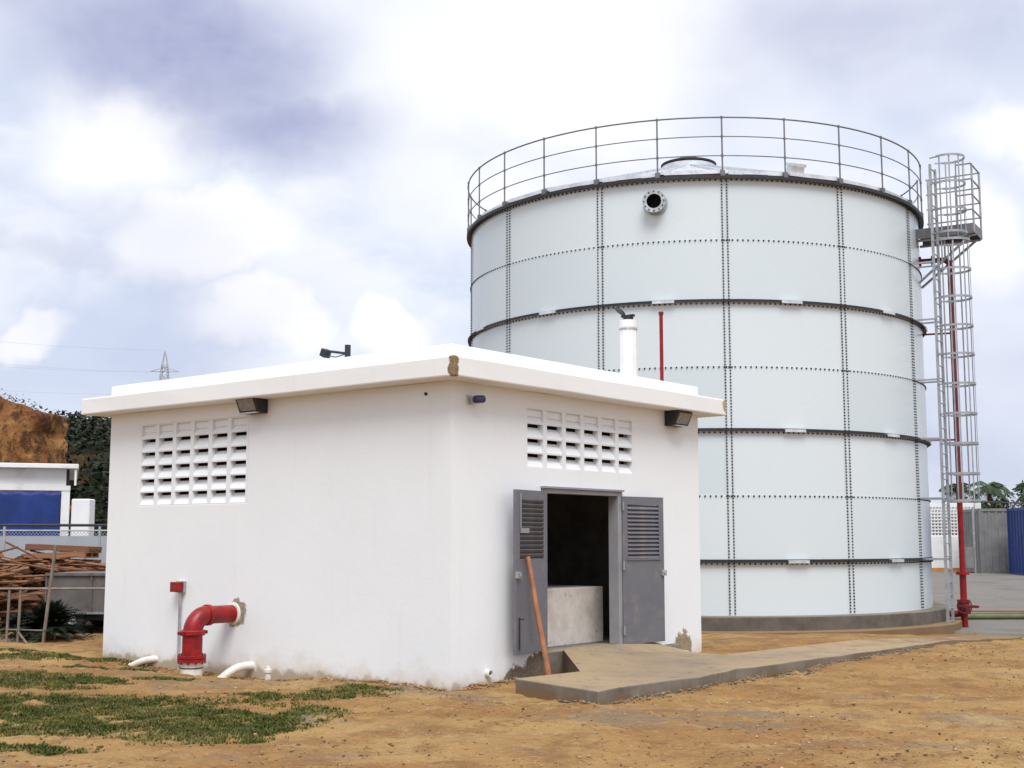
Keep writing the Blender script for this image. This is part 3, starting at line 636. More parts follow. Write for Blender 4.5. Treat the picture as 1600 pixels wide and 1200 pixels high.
# bolts: thousands of black caps, one mesh
hexa = [(math.cos(2 * math.pi * k / 6), math.sin(2 * math.pi * k / 6)) for k in range(6)]
BV, BF = [], []
def bolts(a, z, r=.021, hgt=.022, rad=TR + .022):
    """arrays of angle (deg), height"""
    a = np.radians(np.atleast_1d(a)); z = np.atleast_1d(z); a, z = np.broadcast_arrays(a, z)
    er = np.stack([np.cos(a), np.sin(a), 0 * a], 1); et = np.stack([-np.sin(a), np.cos(a), 0 * a], 1); ez = np.array([0, 0, 1.])
    base = er * (rad - .006); base[:, 2] += z
    vs = [base + et * (x * r) + ez * (y * r) for x, y in hexa] + [base + er * hgt + et * (x * r * .7) + ez * (y * r * .7) for x, y in hexa]
    vs = np.stack(vs, 1).reshape(-1, 3); k0 = sum(len(q) for q in BV); idx = (k0 + 12 * np.arange(len(a)))[:, None]
    BV.append(vs)
    for k in range(6): BF.append(idx + np.array([[k, (k + 1) % 6, 6 + (k + 1) % 6, 6 + k]]))
    BF.append(idx + np.array([[6, 7, 8, 9]])); BF.append(idx + np.array([[9, 10, 11, 6]]))
for c_ in range(ND):
    zz = np.arange(.05, 9.24, .064)
    for s in (-.55, .55): bolts(A0 + PA * c_ + s, zz, .019)
pitch = .113 / TR * 180 / math.pi
for k in range(1, 7):
    aa = np.arange(0, 360, pitch); bolts(aa, ZR[k] - (.02 if k % 2 == 0 else .055) + 0 * aa, .021)
aa = np.arange(0, 360, pitch); bolts(aa, 9.24 + 0 * aa, .022)
aa = np.array([A0 + PA * c_ + d for c_ in range(ND) for d in (-.25, .25, .9)])
for k in (2, 4, 6): bolts(aa, ZR[k] - .02 + 0 * aa, .019)
stuff(link('bolt_caps', npmesh('bolt_caps', np.concatenate(BV), np.concatenate(BF), M_bolt), tk_))
def ring(name, prof, mat, a0=0, a1=360, n=130, sm=30):
    m = MB(); full = a1 - a0 >= 360; vs = []; q = len(prof); nn = n if full else n + 1
    for k in range(nn):
        a_ = a0 + (a1 - a0) * k / n
        vs += [pol(r_, a_, z_) for r_, z_ in prof]
    fs = [(k * q + j, ((k + 1) % nn) * q + j, ((k + 1) % nn) * q + (j + 1) % q, k * q + (j + 1) % q) for k in range(n) for j in range(q)]
    if not full: fs += [tuple(range(q)), tuple(reversed(range((nn - 1) * q, nn * q)))]
    m.add(vs, fs); return m.build(name, mat, tk_, sm)
def angle_ring(z, wdt, hgt, name, tk2=.012):
    return ring(name, [(TR + .022, z), (TR + wdt - .012, z), (TR + wdt - .012, z - .016), (TR + wdt, z - .016), (TR + wdt, z + tk2), (TR + .034, z + tk2), (TR + .034, z + hgt), (TR + .022, z + hgt)], M_dark)
for k in (1, 3, 5): angle_ring(ZR[k] - .012, .095, .05, 'wind_girder')
ring('rim_girder', [(TR + .022, 9.27), (TR + .115, 9.27), (TR + .115, 9.25), (TR + .13, 9.25), (TR + .13, 9.325), (TR + .04, 9.35), (TR + .04, 9.36), (TR - .05, 9.36), (TR - .05, 9.34), (TR + .022, 9.34)], M_dark)
for k in (1, 3, 5):
    for c_ in range(ND):
        a_ = A0 + PA * (c_ + .5) + .4; d_ = 2.35
        ring('splice_plate', [(TR + .097, ZR[k] - .042), (TR + .115, ZR[k] - .042), (TR + .115, ZR[k] + .018), (TR + .03, ZR[k] + .024), (TR + .03, ZR[k] + .005), (TR + .097, ZR[k] + .004)], M_galvl, a_ - d_, a_ + d_, 6)
# roof: galvanised sheets with folded ribs
NR = 26; zr0, zr1, rr1 = 9.40, 11.02, .66
def slope(r_): return zr0 + (zr1 - zr0) * (TR + .02 - r_) / (TR + .02 - rr1)
m = MB(); ra, rb = TR + .02, rr1; da = 360 / NR / 2 - .02
vs = [pol(ra, -da, slope(ra)), pol(ra, da, slope(ra)), pol(rb, da, slope(rb)), pol(rb, -da, slope(rb))]
vs += [v - Vector((0, 0, .02)) for v in vs]; m.add(vs, [(0, 1, 2, 3), (7, 6, 5, 4), (0, 4, 5, 1), (1, 5, 6, 2), (2, 6, 7, 3), (3, 7, 4, 0)])
m.add([pol(ra, da - .9, slope(ra)), pol(ra, da, slope(ra)), pol(ra, da, slope(ra) + .055), pol(ra, da - .9, slope(ra) + .055), pol(rb, da - 4, slope(rb)), pol(rb, da, slope(rb)), pol(rb, da, slope(rb) + .055), pol(rb, da - 4, slope(rb) + .055)],
      [(0, 1, 2, 3), (7, 6, 5, 4), (0, 4, 5, 1), (1, 5, 6, 2), (2, 6, 7, 3), (3, 7, 4, 0)])
m.box((ra - .03, -.6, slope(ra) - .05), (ra + .012, .6, slope(ra) + .035))
rm = m.mesh('roof_panel', M_galvl)
for k in range(NR):
    o = link('roof_panel', rm, tk_); o.rotation_euler = (0, 0, R(A0 + 360 / NR * (k + .5)))
    if k % 3 == 1: o.location.z = .02
v_ = MB().lathe([(rr1 - .05, 10.7), (rr1 + .04, 10.74), (rr1 + .04, 11.18), (rr1, 11.2), (.02, 11.32)], 36).build('centre_vent', M_galvl, tk_, 35)
MB().lathe([(rr1 - .02, 11.20), (rr1 + .06, 11.21), (rr1 + .06, 11.25), (.3, 11.40), (0, 11.42), (0, 11.37), (rr1 - .02, 11.24)], 36).build('vent_cap', M_dark, v_, 35)
q = pol(4.55, 31.5, slope(4.55)); nrm = (pol(1, 31.5) * .31 + Vector((0, 0, 1))).normalized().to_track_quat('Z', 'Y').to_matrix().to_4x4()
MB().lathe([(.0, .30), (.235, .27), (.235, .21), (.20, .20), (.20, -.12)], 22, Matrix.Translation(q) @ nrm).build('roof_hatch', M_galvl, tk_, 35)
# flanged nozzle
na, nzz = -7.3, 8.77; q = pol(TR - .02, na, nzz); mt = Matrix.Translation(q) @ Matrix.Rotation(R(na), 4, 'Z') @ Matrix.Rotation(R(90), 4, 'Y')
nzl = MB().lathe([(.16, -.02), (.185, -.02), (.185, .24), (.16, .24)], 26, mt, True).build('nozzle', M_galv, tk_, 35)
MB().lathe([(.16, .235), (.25, .235), (.25, .27), (.16, .27)], 28, mt, True).build('flange', M_galv, nzl, 35)
MB().lathe([(.168, .02), (.26, .02), (.26, .045), (.168, .045)], 28, mt, True).build('wall_flange', M_galv, nzl, 35)
MB().lathe([(.0, .05), (.161, .05), (.161, .06), (0, .06)], 24, mt).build('bore_shade', M_hole, nzl); MB().lathe([(.1595, .05), (.1595, .262)], 26, mt).build('bore_side_shade', M_hole, nzl)  # black disc and sleeve paint the shade inside the nozzle
for k in range(12):
    a_ = 2 * math.pi * k / 12; v0 = mt @ Vector((.215 * math.cos(a_), .215 * math.sin(a_), .215)); v1 = mt @ Vector((.215 * math.cos(a_), .215 * math.sin(a_), .292)); MB().tube([v0, v1], .016, 6).build('bolt', M_dark, nzl)
# guard rail: posts on every half sheet, three tube rails; open at the ladder platform
RRL = TR + .10; gap0, gap1 = 79, 91
pmh = MB(); pmh.tube([(RRL, 0, 9.30), (RRL, 0, 10.60)], .018, 8); pmh.box((RRL - .04, -.05, 9.30), (RRL + .035, .05, 9.42))
for zz in (9.75, 10.175, 10.60): pmh.lathe([(0, -.035), (.027, -.025), (.027, .025), (0, .035)], 8, Matrix.Translation((RRL, 0, zz)))
pmesh = pmh.mesh('guard_post', M_rail, 40)
for k in range(26):
    a_ = A0 - .4 + PA / 2 * k
    if gap0 + 1 < a_ % 360 < gap1 - 1: continue
    o = link('guard_post', pmesh, tk_); o.rotation_euler = (0, 0, R(a_))
for zz in (9.75, 10.175, 10.60):
    MB().tube([pol(RRL, gap1 + (gap0 + 360 - gap1) * k / 120, zz) for k in range(121)], .018 if zz > 10.5 else .0125, 8)  .build('guard_rail', M_rail, tk_, 50)
# foundation
m = MB(); n = 64; rf = 6.0
fv = [pol(rf + .02 * math.sin(k * 2.1), 360 * k / n) for k in range(n)]
m.add([(v.x, v.y, -1.0) for v in fv] + [(v.x, v.y, 0) for v in fv], [tuple(reversed(range(n))), tuple(range(n, 2 * n))] + [(k, (k + 1) % n, n + (k + 1) % n, n + k) for k in range(n)])
m.build('foundation_ring', M_found, tk_, 30, .02)
m = MB(); fv = [pol(6.33 + .05 * math.sin(k * 1.3), 360 * k / n) for k in range(n)]
m.add([(v.x, v.y, -1.0) for v in fv] + [(v.x, v.y, -.285) for v in fv], [tuple(reversed(range(n))), tuple(range(n, 2 * n))] + [(k, (k + 1) % n, n + (k + 1) % n, n + k) for k in range(n)])
m.build('footing_ledge', M_conc, tk_, 30, .02)

# ------------------------------------------------------------------ caged ladder with platform
LA, LR = 66.9, 6.166
lw = TC + Vector(((Matrix.Rotation(TA, 3, 'Z') @ pol(LR, LA))))
ld = thing('caged_ladder', 'galvanised caged ladder with landing platform on the right side of the tank', 'ladder', (lw.x, lw.y, 0), TA + R(LA))
# local: x outward from the tank, y along the wall
SW = .25; zb_ = G(lw.x, lw.y) - .05
for s in (-1, 1):
    MB().box((-.032, s * SW - .009, zb_), (.032, s * SW + .009, 10.26)).build('stile', M_lad, ld)
rung = MB().tube([(0, -SW + .009, 0), (0, SW - .009, 0)], .013, 8).mesh('rung', M_lad, 40)
k = 0; z_ = zb_ + .3
while z_ < 10.25: o = link('rung', rung, ld); o.location = (0, 0, z_); z_ += .29
def hoop(rx, ry, w=.05, t=.012):
    m = MB(); n = 20; vs = []
    for k in range(n + 1):
        a_ = -R(125) + R(250) * k / n; cx = .36
        for (dr, dz) in ((0, -w / 2), (t, -w / 2), (t, w / 2), (0, w / 2)): vs.append((cx + (rx + dr) * math.cos(a_), (ry + dr) * math.sin(a_), dz))
    for s in (-1, 1): pass
    fs = [(k * 4 + j, k * 4 + 4 + j, k * 4 + 4 + (j + 1) % 4, k * 4 + (j + 1) % 4) for k in range(n) for j in range(4)] + [(0, 1, 2, 3), (n * 4 + 3, n * 4 + 2, n * 4 + 1, n * 4)]
    m.add(vs, fs)
    e = vs[0]; e2 = vs[n * 4]
    m.box((-.02, -SW - .012, -w / 2), (e[0] + .02, -SW, w / 2)) if False else None
    m.tube([(0, -SW, 0), (e[0], e[1], 0)], .018, 4); m.tube([(0, SW, 0), (e2[0], e2[1], 0)], .018, 4)
    return m.mesh('hoop', M_lad)
hp = hoop(.40, .37)
lowz = [2.43, 3.04, 3.72, 4.40, 5.08, 5.76, 6.42, 7.08, 7.74, 8.42]
upz = [8.60, 9.15, 9.78, 10.40]
for z_ in lowz: o = link('hoop', hp, ld); o.location = (0, 0, z_)
hu = hoop(.36, .37)
for z_ in upz: o = link('hoop', hu, ld); o.location = (0, 0, z_)
for k in range(7):
    a_ = -R(112) + R(224) * k / 6
    for (rx, z0_, z1_) in ((.40, 2.40, 8.45), (.36, 8.57, 10.43)):
        x_, y_ = .36 + (rx - .006) * math.cos(a_), (.37 - .006) * math.sin(a_); mt = Matrix.Translation((x_, y_, 0)) @ Matrix.Rotation(a_, 4, 'Z')
        MB().box((-.008, -.017, z0_), (.0, .017, z1_), mt).build('cage_bar', M_lad, ld)
for z_ in (1.12, 2.49, 3.85, 5.2, 6.6, 7.94):
    for s in (-1, 1): MB().box((-(LR - TR) - .02, s * SW - .03, z_ - .02), (0, s * SW - .012, z_ + .02)).build('stand_off', M_lad, ld)
# platform behind the ladder
pd = MB(); pl = ld
y0p, y1p = .40, 1.25; x0p, x1p = -.58, .80
MB().box((x0p, y0p, 8.80), (x1p, y1p, 8.825)).build('platform_deck', M_lad, ld)
m = MB()
for (lo, hi) in (((x0p, y0p - .012, 8.66), (x1p, y0p, 8.90)), ((x0p, y1p, 8.66), (x1p, y1p + .012, 8.90)), ((x1p, y0p - .012, 8.66), (x1p + .012, y1p + .012, 8.90))): m.box(lo, hi)
m.build('toe_board', M_rail, ld)
for yb in (y0p + .1, y1p - .1):
    xw = math.sqrt(TR * TR - yb * yb) - LR + .02; m = MB(); m.tube([(xw, yb, 7.62), (.70, yb, 8.64)], .03, 6); m.tube([(xw, yb, 8.64), (x1p, yb, 8.64)], .032, 6); m.tube([(.1, yb, 8.64), (.1, yb, 8.14)], .024, 6); m.build('platform_bracket', M_lad, ld)
for (x_, y_) in ((x1p, y0p), (x1p, y1p), (.25, y1p), (-.4, y1p)):
    MB().tube([(x_, y_, 8.68), (x_, y_, 10.32)], .025, 8).build('platform_post', M_lad, ld, 40)
for zz in (9.2, 9.56, 9.93, 10.30):
    m = MB(); m.tube([(x1p, y0p - .1, zz), (x1p, y1p, zz)], .02, 8); m.tube([(x1p, y1p, zz), (-.45, y1p, zz)], .02, 8); m.tube([(x1p, y0p - .1, zz), (x1p - .32, y0p - .1, zz)], .02, 6); m.build('platform_rail', M_lad, ld, 40)

# ------------------------------------------------------------------ red fill pipe beside the ladder
QA, QR = 77.0, 6.334
qw = TC + Vector((Matrix.Rotation(TA, 3, 'Z') @ pol(QR, QA)))
fp = thing('red_fill_pipe', 'tall red fill pipe with handwheel valve climbing behind the caged ladder', 'pipe', (qw.x, qw.y, 0), TA + R(QA))
zt_, rb_, pr_ = 8.24, .17, .062
MB().tube([(0, 0, .75), (0, 0, zt_ - rb_)], pr_, 14).build('riser', M_redd, fp, 40)
MB().tube([(-rb_ + rb_ * math.cos(a_), 0, zt_ - rb_ + rb_ * math.sin(a_)) for a_ in np.linspace(0, math.pi / 2, 9)], pr_ * 1.08, 14).build('elbow', M_redd, fp, 40)
MB().tube([(-rb_, 0, zt_), (-(QR - TR) - .02, 0, zt_)], pr_, 14).build('branch', M_redd, fp, 40)
for x_ in (-.42, -.70): MB().tube([(x_, 0, zt_), (x_ + .05, 0, zt_)], .12, 16).build('flange', M_redd, fp, 40)
MB().tube([(0, 0, -.10), (0, 0, .80)], pr_ * 1.25, 14).build('lower_pipe', M_red, fp, 40)
MB().tube([(0, 0, .78), (0, 0, 2.40)], pr_ * 1.04, 14).build('red_riser', M_red, fp, 40)
for zz in (.78, .14, -.12): MB().tube([(0, 0, zz - .035), (0, 0, zz + .035)], .15, 18).build('flange', M_red, fp, 40)
va_ = MB().lathe([(0, -.12), (.12, -.10), (.15, 0), (.12, .10), (0, .12)], 14, Matrix.Translation((0, 0, .0))); va_.tube([(0, 0, 0), (0, -.25, 0)], .05, 10); vo = va_.build('valve_body', M_redd, fp, 40)
wh = MB(); c_ = (.02, -.28, .03); pts = [(.30 * 0 + c_[0] + .16 * math.cos(a_), c_[1], c_[2] + .16 * math.sin(a_)) for a_ in np.linspace(0, 2 * math.pi, 19)]; wh.tube(pts, .016, 6, False)
for k in range(3): a_ = math.pi * k / 3; wh.tube([(c_[0] - .16 * math.cos(a_), c_[1], c_[2] - .16 * math.sin(a_)), (c_[0] + .16 * math.cos(a_), c_[1], c_[2] + .16 * math.sin(a_))], .012, 6)
wh.build('handwheel', M_redd, vo, 40)
MB().tube([(0, 0, -.14), (-.25, .02, -.17), (-.5, .05, -.10)], .075, 12).build('side_branch', M_redd, fp, 50); MB().tube([(.1, 0, .02), (.32, -.12, .02)], .03, 8).build('lever', M_redd, fp, 40)
MB().tube([(0, 0, -.62), (0, 0, -.12)], pr_ * 1.3, 14).build('buried_pipe', M_red, fp, 40); MB().tube([(0, 0, -.72), (0, 0, -.50)], pr_ * 1.5, 14).build('green_stub', M_green, fp, 40)
for z_ in (3.9, 6.45): MB().box((-(QR - TR), -.02, z_ - .02), (0, .02, z_ + .02)).build('pipe_bracket', M_redd, fp)

# ------------------------------------------------------------------ right background
yz = lambda x, y: G(x, y) + .05
bw = thing('boundary_wall', 'white boundary wall with pierced block panel and orange base stripe', 'wall', (18.4, 60.5, yz(20, 60)), 0)
MB().box((-5, 0, -.3), (3.75, .2, 1.62)).build('wall', M_farw, bw); MB().box((-5, -.02, -.3), (3.77, .0, .16)).build('base_stripe', M_orange, bw)
MB().box((-5, 0, 3.0), (3.75, .2, 3.2)).build('coping', M_farw, bw); MB().box((3.45, -.005, 1.625), (3.75, .2, 2.995)).build('pier', M_farw, bw)
pb = MB()
for r_ in range(9): pb.box((-5, .05, 1.62 + .153 * r_ + .0), (3.449, .16, 1.62 + .153 * r_ + .065))
for c_ in range(56): pb.box((-5 + c_ * .152, .06, 1.63), (-5 + c_ * .152 + .045, .15, 2.99))
pb.build('pierced_block_panel', M_farw, bw); MB().box((-5, .45, 1.0), (3.7, .5, 3.1)).build('rear_leaf', M_farw, bw)
# containers: corrugated boxes
def container(name, label, loc, rz, L, Wd, Hh, mat, pitch=.28):
    o = thing(name, label, 'container', loc, rz)
    def corr(p0, d, n_, ln, nm):
        m = MB(); k = int(ln / pitch); vs = []; prof = [(0, 0), (.25, 0), (.4, -.036), (.85, -.036), (1, 0)]
        us = [((i_ + a_) * pitch, q) for i_ in range(k) for a_, q in prof[:-1]] + [(k * pitch, 0)]
        for u, q in us:
            b_ = Vector(p0) + Vector(d) * u * (ln / (k * pitch)) + Vector(n_) * q; vs += [(b_.x, b_.y, .14), (b_.x, b_.y, Hh - .1)]
        m.add(vs, [(2 * i_, 2 * i_ + 2, 2 * i_ + 3, 2 * i_ + 1) for i_ in range(len(us) - 1)]); m.build(nm, mat, o)
    corr((.1, .02, 0), (1, 0, 0), (0, -1, 0), L - .2, 'side_panel'); corr((.02, .1, 0), (0, 1, 0), (-1, 0, 0), Wd - .2, 'end_panel')
    corr((L - .02, .1, 0), (0, 1, 0), (1, 0, 0), Wd - .2, 'end_panel'); corr((.1, Wd - .02, 0), (1, 0, 0), (0, 1, 0), L - .2, 'side_panel')
    for x_ in (0, L - .1):
        for y_ in (0, Wd - .1): MB().box((x_, y_, 0), (x_ + .1, y_ + .1, Hh)).build('corner_post', mat, o)
    for z_ in (.02, Hh - .13):
        MB().box((.1, .003, z_), (L - .1, .09, z_ + .12)).build('rail', mat, o); MB().box((.003, .1, z_), (.09, Wd - .1, z_ + .12)).build('rail', mat, o)
    MB().box((.01, .01, Hh - .05), (L - .01, Wd - .01, Hh - .01)).build('roof', mat, o)
    return o
container('grey_container', 'grey corrugated container between the white boundary wall and the blue container', (20.62, 56.6, yz(21, 56)), R(-2), 6.0, 2.4, 2.85, M_greyc, .30)
container('blue_container', 'blue corrugated container at the right edge behind the tank', (21.25, 53.0, yz(21, 53)), R(-3), 12.0, 2.4, 2.85, M_blue, .32)
o = thing('yard_post', 'slim grey post with box between white wall and grey container', 'post', (20.15, 56.0, yz(20.1, 56)), 0)
MB().tube([(0, 0, -.1), (0, 0, 2.75)], .055, 8).build('post', M_galv, o, 40); MB().box((-.42, -.1, .25), (-.08, .15, 1.15)).build('meter_box', M_greyc, o); MB().tube([(0, 0, 2.7), (.1, 0, 3.15), (.55, 0, 3.2), (.75, 0, 2.95)], .035, 8).build('swan_neck', M_galv, o, 40)
o = tag(MB().tube([(0, 0, 0), (30, 1.0, .05)], .075, 10).build('yard_pipe', simple('olive_pipe', (.13, .14, .06), .6, 0, .2, 3), None, 40), 'long olive pipe lying across the grey yard behind the red valve', 'pipe'); o.location = (11.0, 33.2, yz(12, 33.2) + .07)
structure(MB().box((10.3, 35.2, -.4), (60, 35.55, G(14, 35.4) + .13)).build('kerb', M_conc, None, None, .02))
tw = thing('overhead_cable', 'thin cable running right from the ladder cage over the containers', 'cable', (10.4, 29.0, 2.42), 0); MB().tube([Vector((0, 0, 0)).lerp(Vector((24, 24, 1.3)), q) - Vector((0, 0, .9 * 4 * q * (1 - q) * .35)) for q in np.linspace(0, 1, 14)], .018, 6).build('cable', M_dark, tw)

# ------------------------------------------------------------------ vegetation
def leaves(cent, size, n, lw_=.45, seed=0, up=.3):
    """n random leaf quads in 3 normal directions about centres (n,3)"""
    r_ = np.random.default_rng(seed); d = r_.normal(size=(n, 3)); d[:, 2] = d[:, 2] * .7 - up * .3; d /= np.linalg.norm(d, axis=1)[:, None]
    s = np.cross(d, r_.normal(size=(n, 3))); s /= np.linalg.norm(s, axis=1)[:, None]; L = size * r_.uniform(.6, 1.3, (n, 1))
    a = cent; b = cent + d * L * .5 + s * L * lw_ * .5; c_ = cent + d * L; e = cent + d * L * .5 - s * L * lw_ * .5
    return np.stack([a, b, c_, e], 1).reshape(-1, 3), np.arange(4 * n).reshape(n, 4)
def crown_points(n, rx, ry, rz, clumps, seed):
    r_ = np.random.default_rng(seed); c = r_.normal(size=(clumps, 3)); c /= np.linalg.norm(c, axis=1)[:, None]; c *= r_.uniform(.35, 1, (clumps, 1)) ** .6
    c = c * np.array([rx, ry, rz]); k = r_.integers(0, clumps, n); d = r_.normal(size=(n, 3)); d /= np.linalg.norm(d, axis=1)[:, None]
    rad = r_.uniform(.45, 1, (n, 1)) * r_.uniform(.18, .38, (clumps, 1))[k] * min(rx, rz) * 1.1
    return c[k] + d * rad
def tree(name, label, loc, h, rx, rz, n, mat, seed, group=None, leaf=.25):
    o = thing(name, label, 'tree', loc, 0, group); m = MB(); r_ = random.Random(seed)
    m.tube([(0, 0, -.3), (.05, 0, h * .3), (.0, .05, h * .62)], .16, 8, rs=[.20, .14, .07])
    for k in range(6):
        a_ = k * 1.05 + r_.random(); z0_ = h * r_.uniform(.25, .5); m.tube([(0, 0, z0_), (rx * .35 * math.cos(a_), rx * .35 * math.sin(a_), z0_ + h * .18), (rx * .7 * math.cos(a_), rx * .7 * math.sin(a_), z0_ + h * .3)], .05, 5, rs=[.08, .05, .02])
    m.build('trunk', M_bark, o, 50); P_ = crown_points(n, rx, rx, rz, 34, seed); V_, F_ = leaves(P_, leaf, n, .55, seed)
    V_[:, 2] += h - rz; link('crown', npmesh('crown', V_, F_, mat), o); return o
def palm(label, loc, h, nf, fl, seed, mat, group=None):
    o = thing('palm_tree', label, 'palm', loc, 0, group); r_ = random.Random(seed)
    MB().tube([(0, 0, -.2), (.06, 0, h * .5), (.12, .05, h)], .16, 8, rs=[.22, .15, .12]).build('trunk', M_bark, o, 50)
    m = MB()
    for k in range(nf):
        a_ = 2 * math.pi * k / nf + r_.uniform(-.2, .2); el = r_.uniform(-.15, 1.1); L = fl * r_.uniform(.75, 1.1); pts = []
        for q in np.linspace(0, 1, 9):
            rad = L * q * math.cos(el) * (1 - .12 * q); zz = h + L * (q * math.sin(el) - .75 * q * q * (1.1 - .35 * math.sin(el))); pts.append(Vector((.12 + rad * math.cos(a_), .05 + rad * math.sin(a_), zz)))
        for i_ in range(1, 9):
            p_, pv = pts[i_], pts[i_ - 1]; d = (p_ - pv).normalized(); s = d.cross(Vector((0, 0, 1))).normalized(); wl_ = fl * .26 * math.sin(math.pi * (i_ / 9.5)) + .03
            m.add([pv, p_, p_ + d * wl_ * .4 + Vector((0, 0, -.02))], [(0, 1, 2)])
            for sg in (-1, 1):
                for t_ in (0, .5):
                    b_ = pv.lerp(p_, t_); tip = b_ + s * sg * wl_ + d * wl_ * .55 - Vector((0, 0, wl_ * .45)); m.add([b_, b_ + d * .09 * fl / 1.6, tip], [(0, 1, 2)])
    m.build('crown', mat, o); return o
palm('palm with drooping fronds rising behind the white boundary wall and ladder foot', (24.3, 70, 0), 4.1, 16, 1.7, 3, M_palm, 'palms behind the containers')
palm('taller palm rising over the grey container behind the cage', (26.4, 71, 0), 4.3, 18, 1.9, 4, M_palm, 'palms behind the containers')
palm('palm at the right picture edge over the blue container', (29.6, 73, 0), 4.2, 18, 1.9, 5, M_palm, 'palms behind the containers')
for k, (x_, y_, h_t, rx, lb) in enumerate(((21.2, 76, 3.5, 1.7, 'low dark tree just right of the tank behind the boundary wall'), (25.4, 78, 3.8, 2.1, 'bushy tree behind the grey container between the palms'), (28.0, 77, 4.1, 2.1, 'round green tree over the left end of the blue container'), (31.5, 78, 4.6, 2.4, 'largest green tree at the right edge behind the blue container'))):
    tree('broadleaf_tree', lb, (x_, y_, 0), h_t, rx, 1.5, 2600, M_tree, 40 + k, 'trees behind the containers', .26)

# ------------------------------------------------------------------ left background: hill, cliff, white shed, depot
def terrain(name, x0, x1, y0, y1, nx, ny, fn, mat):
    X, Y = np.meshgrid(np.linspace(x0, x1, nx), np.linspace(y0, y1, ny)); Z = fn(X, Y)
    i = (np.arange(ny - 1)[:, None] * nx + np.arange(nx - 1)[None]).ravel()
    return structure(link(name, npmesh(name, np.stack([X.ravel(), Y.ravel(), Z.ravel()], 1), np.stack([i, i + 1, i + nx + 1, i + nx], 1), mat, True)))
def hillz(X, Y):
    s = sst(78, 112, Y + .25 * (X + 30) + 6 * (fbm(X * .08, Y * .08, 4, 31) - .5))
    top = 12.6 - .13 * (X + 35) * (X > -35) + 2.0 * (fbm(X * .12, Y * .12, 4, 33) - .5)
    top = top * sst(40, -5, X) + 0
    return -1.0 + s * top + s * .9 * (fbm(X * .5, Y * .5, 3, 35) - .5) - 13 * sst(150, 210, Y)
terrain('scrub_hill', -110, 45, 74, 215, 160, 150, hillz, M_hill)
# cliff: a cut bank with a steep, gullied face and ragged top
nu, nv = 150, 60; u = np.linspace(0, 1, nu); v = np.linspace(0, 1, nv); Uu, Vv = np.meshgrid(u, v)
cxx = -95 + Uu * 67.0; base_y = 80.0 - 6 * (1 - Uu) + 0 * Uu
turn = sst(.965, 1.0, Uu); topz = 11.7 - 1.5 * sst(.90, .985, Uu) + 1.2 * (fbm(Uu * 30, Uu * 0, 4, 51) - .5)
gul = (fbm(Uu * 55 + Vv * 2.0, Vv * 4.0, 5, 53) - .5)
ff = np.clip(Vv / .72, 0, 1)
zz = np.where(Vv < .72, ff * topz, topz + (Vv - .72) * 2.0 * (fbm(Uu * 40, Vv * 10, 3, 57) - .3)); yy = base_y + np.where(Vv < .72, 1.6 * ff ** 1.3 + 4.6 * gul * (1 - .4 * ff), 1.6 + 4.6 * gul * .6 + (Vv - .72) / .28 * 26) + turn * 5
xx = cxx + .9 * (fbm(Uu * 20, Vv * 9, 4, 59) - .5) * 2 - .40 * (yy - 80) + .8 * (1 - ff) * turn
V = np.stack([xx.ravel(), yy.ravel(), (zz - .3).ravel()], 1); i = (np.arange(nv - 1)[:, None] * nu + np.arange(nu - 1)[None]).ravel()
structure(link('earth_cliff', npmesh('earth_cliff', V, np.stack([i, i + 1, i + nu + 1, i + nu], 1), M_cliff, True)))
# scrub on the cliff edge and all over the hill
r_ = np.random.default_rng(3); pts = []
k = r_.integers(0, nu, 150); top_row = int(.72 * nv) + 1
for q in k:
    c_ = np.array([xx[top_row, q], yy[top_row, q] + r_.uniform(0, 3), zz[top_row, q] - .35]); pts.append(c_ + r_.normal(size=(26, 3)) * np.array([.30, .30, .20]) + np.array([0, 0, r_.uniform(-.2, .22)]))
V1, F1 = leaves(np.concatenate(pts), .24, len(pts) * 26, .3, 5, -.8)
stuff(tag(link('cliff_top_scrub', npmesh('cliff_top_scrub', V1, F1, M_brush)), 'ragged dark scrub along the top of the orange cliff', 'scrub'))
n = 2600; hx = r_.uniform(-62, -12, n); hy = r_.uniform(82, 130, n); hz = hillz(hx, hy); pts = np.repeat(np.stack([hx, hy, hz], 1), 18, 0) + r_.normal(size=(n * 18, 3)) * np.array([.65, .65, .45]) + np.array([0, 0, .25])
V1, F1 = leaves(pts, .5, len(pts), .5, 6); stuff(tag(link('hill_brush', npmesh('hill_brush', V1, F1, M_brush)), 'dark dense brush covering the hill behind the white shed', 'brush'))

# white shed with a blue tarpaulin across its opening
sh = thing('white_shed', 'white flat roofed shed with blue tarpaulin across its wide opening', 'building', (-15.55, 45, 0), R(19))
sx1 = 8.42; SO = 8.42
MB().box((-9 - SO, .1, 0), (6.0 - SO, .3, 3.24)).build('wall', M_farw, sh); MB().box((8.14 - SO, 0, 0), (sx1 - SO, 9, 3.24)).build('pier', M_farw, sh); MB().box((-9 - SO, -.02, 3.245), (sx1 + .01 - SO, .28, 3.42)).build('lintel', M_farw, sh)
MB().box((-9 - SO, .04, 3.422), (8.28 - SO, .30, 4.0)).build('fascia', M_farw, sh); MB().box((8.30 - SO, .2, 3.422), (8.38 - SO, 9, 4.0)).build('dark_reveal', M_black, sh); MB().box((-9.2 - SO, -.35, 4.01), (8.68 - SO, 9.2, 4.17)).build('roof', M_farw, sh, None, .02); MB().box((8.55 - SO, -.28, 3.422), (8.62 - SO, -.2, 4.0)).build('downpipe', M_farw, sh)
MB().box((-9 - SO, 4, 0), (8.1 - SO, 4.2, 3.24)).build('back_wall', M_inner, sh); MB().box((5.9 - SO, -.005, .0), (8.139 - SO, .05, .95)).build('low_wall', M_farw, sh)
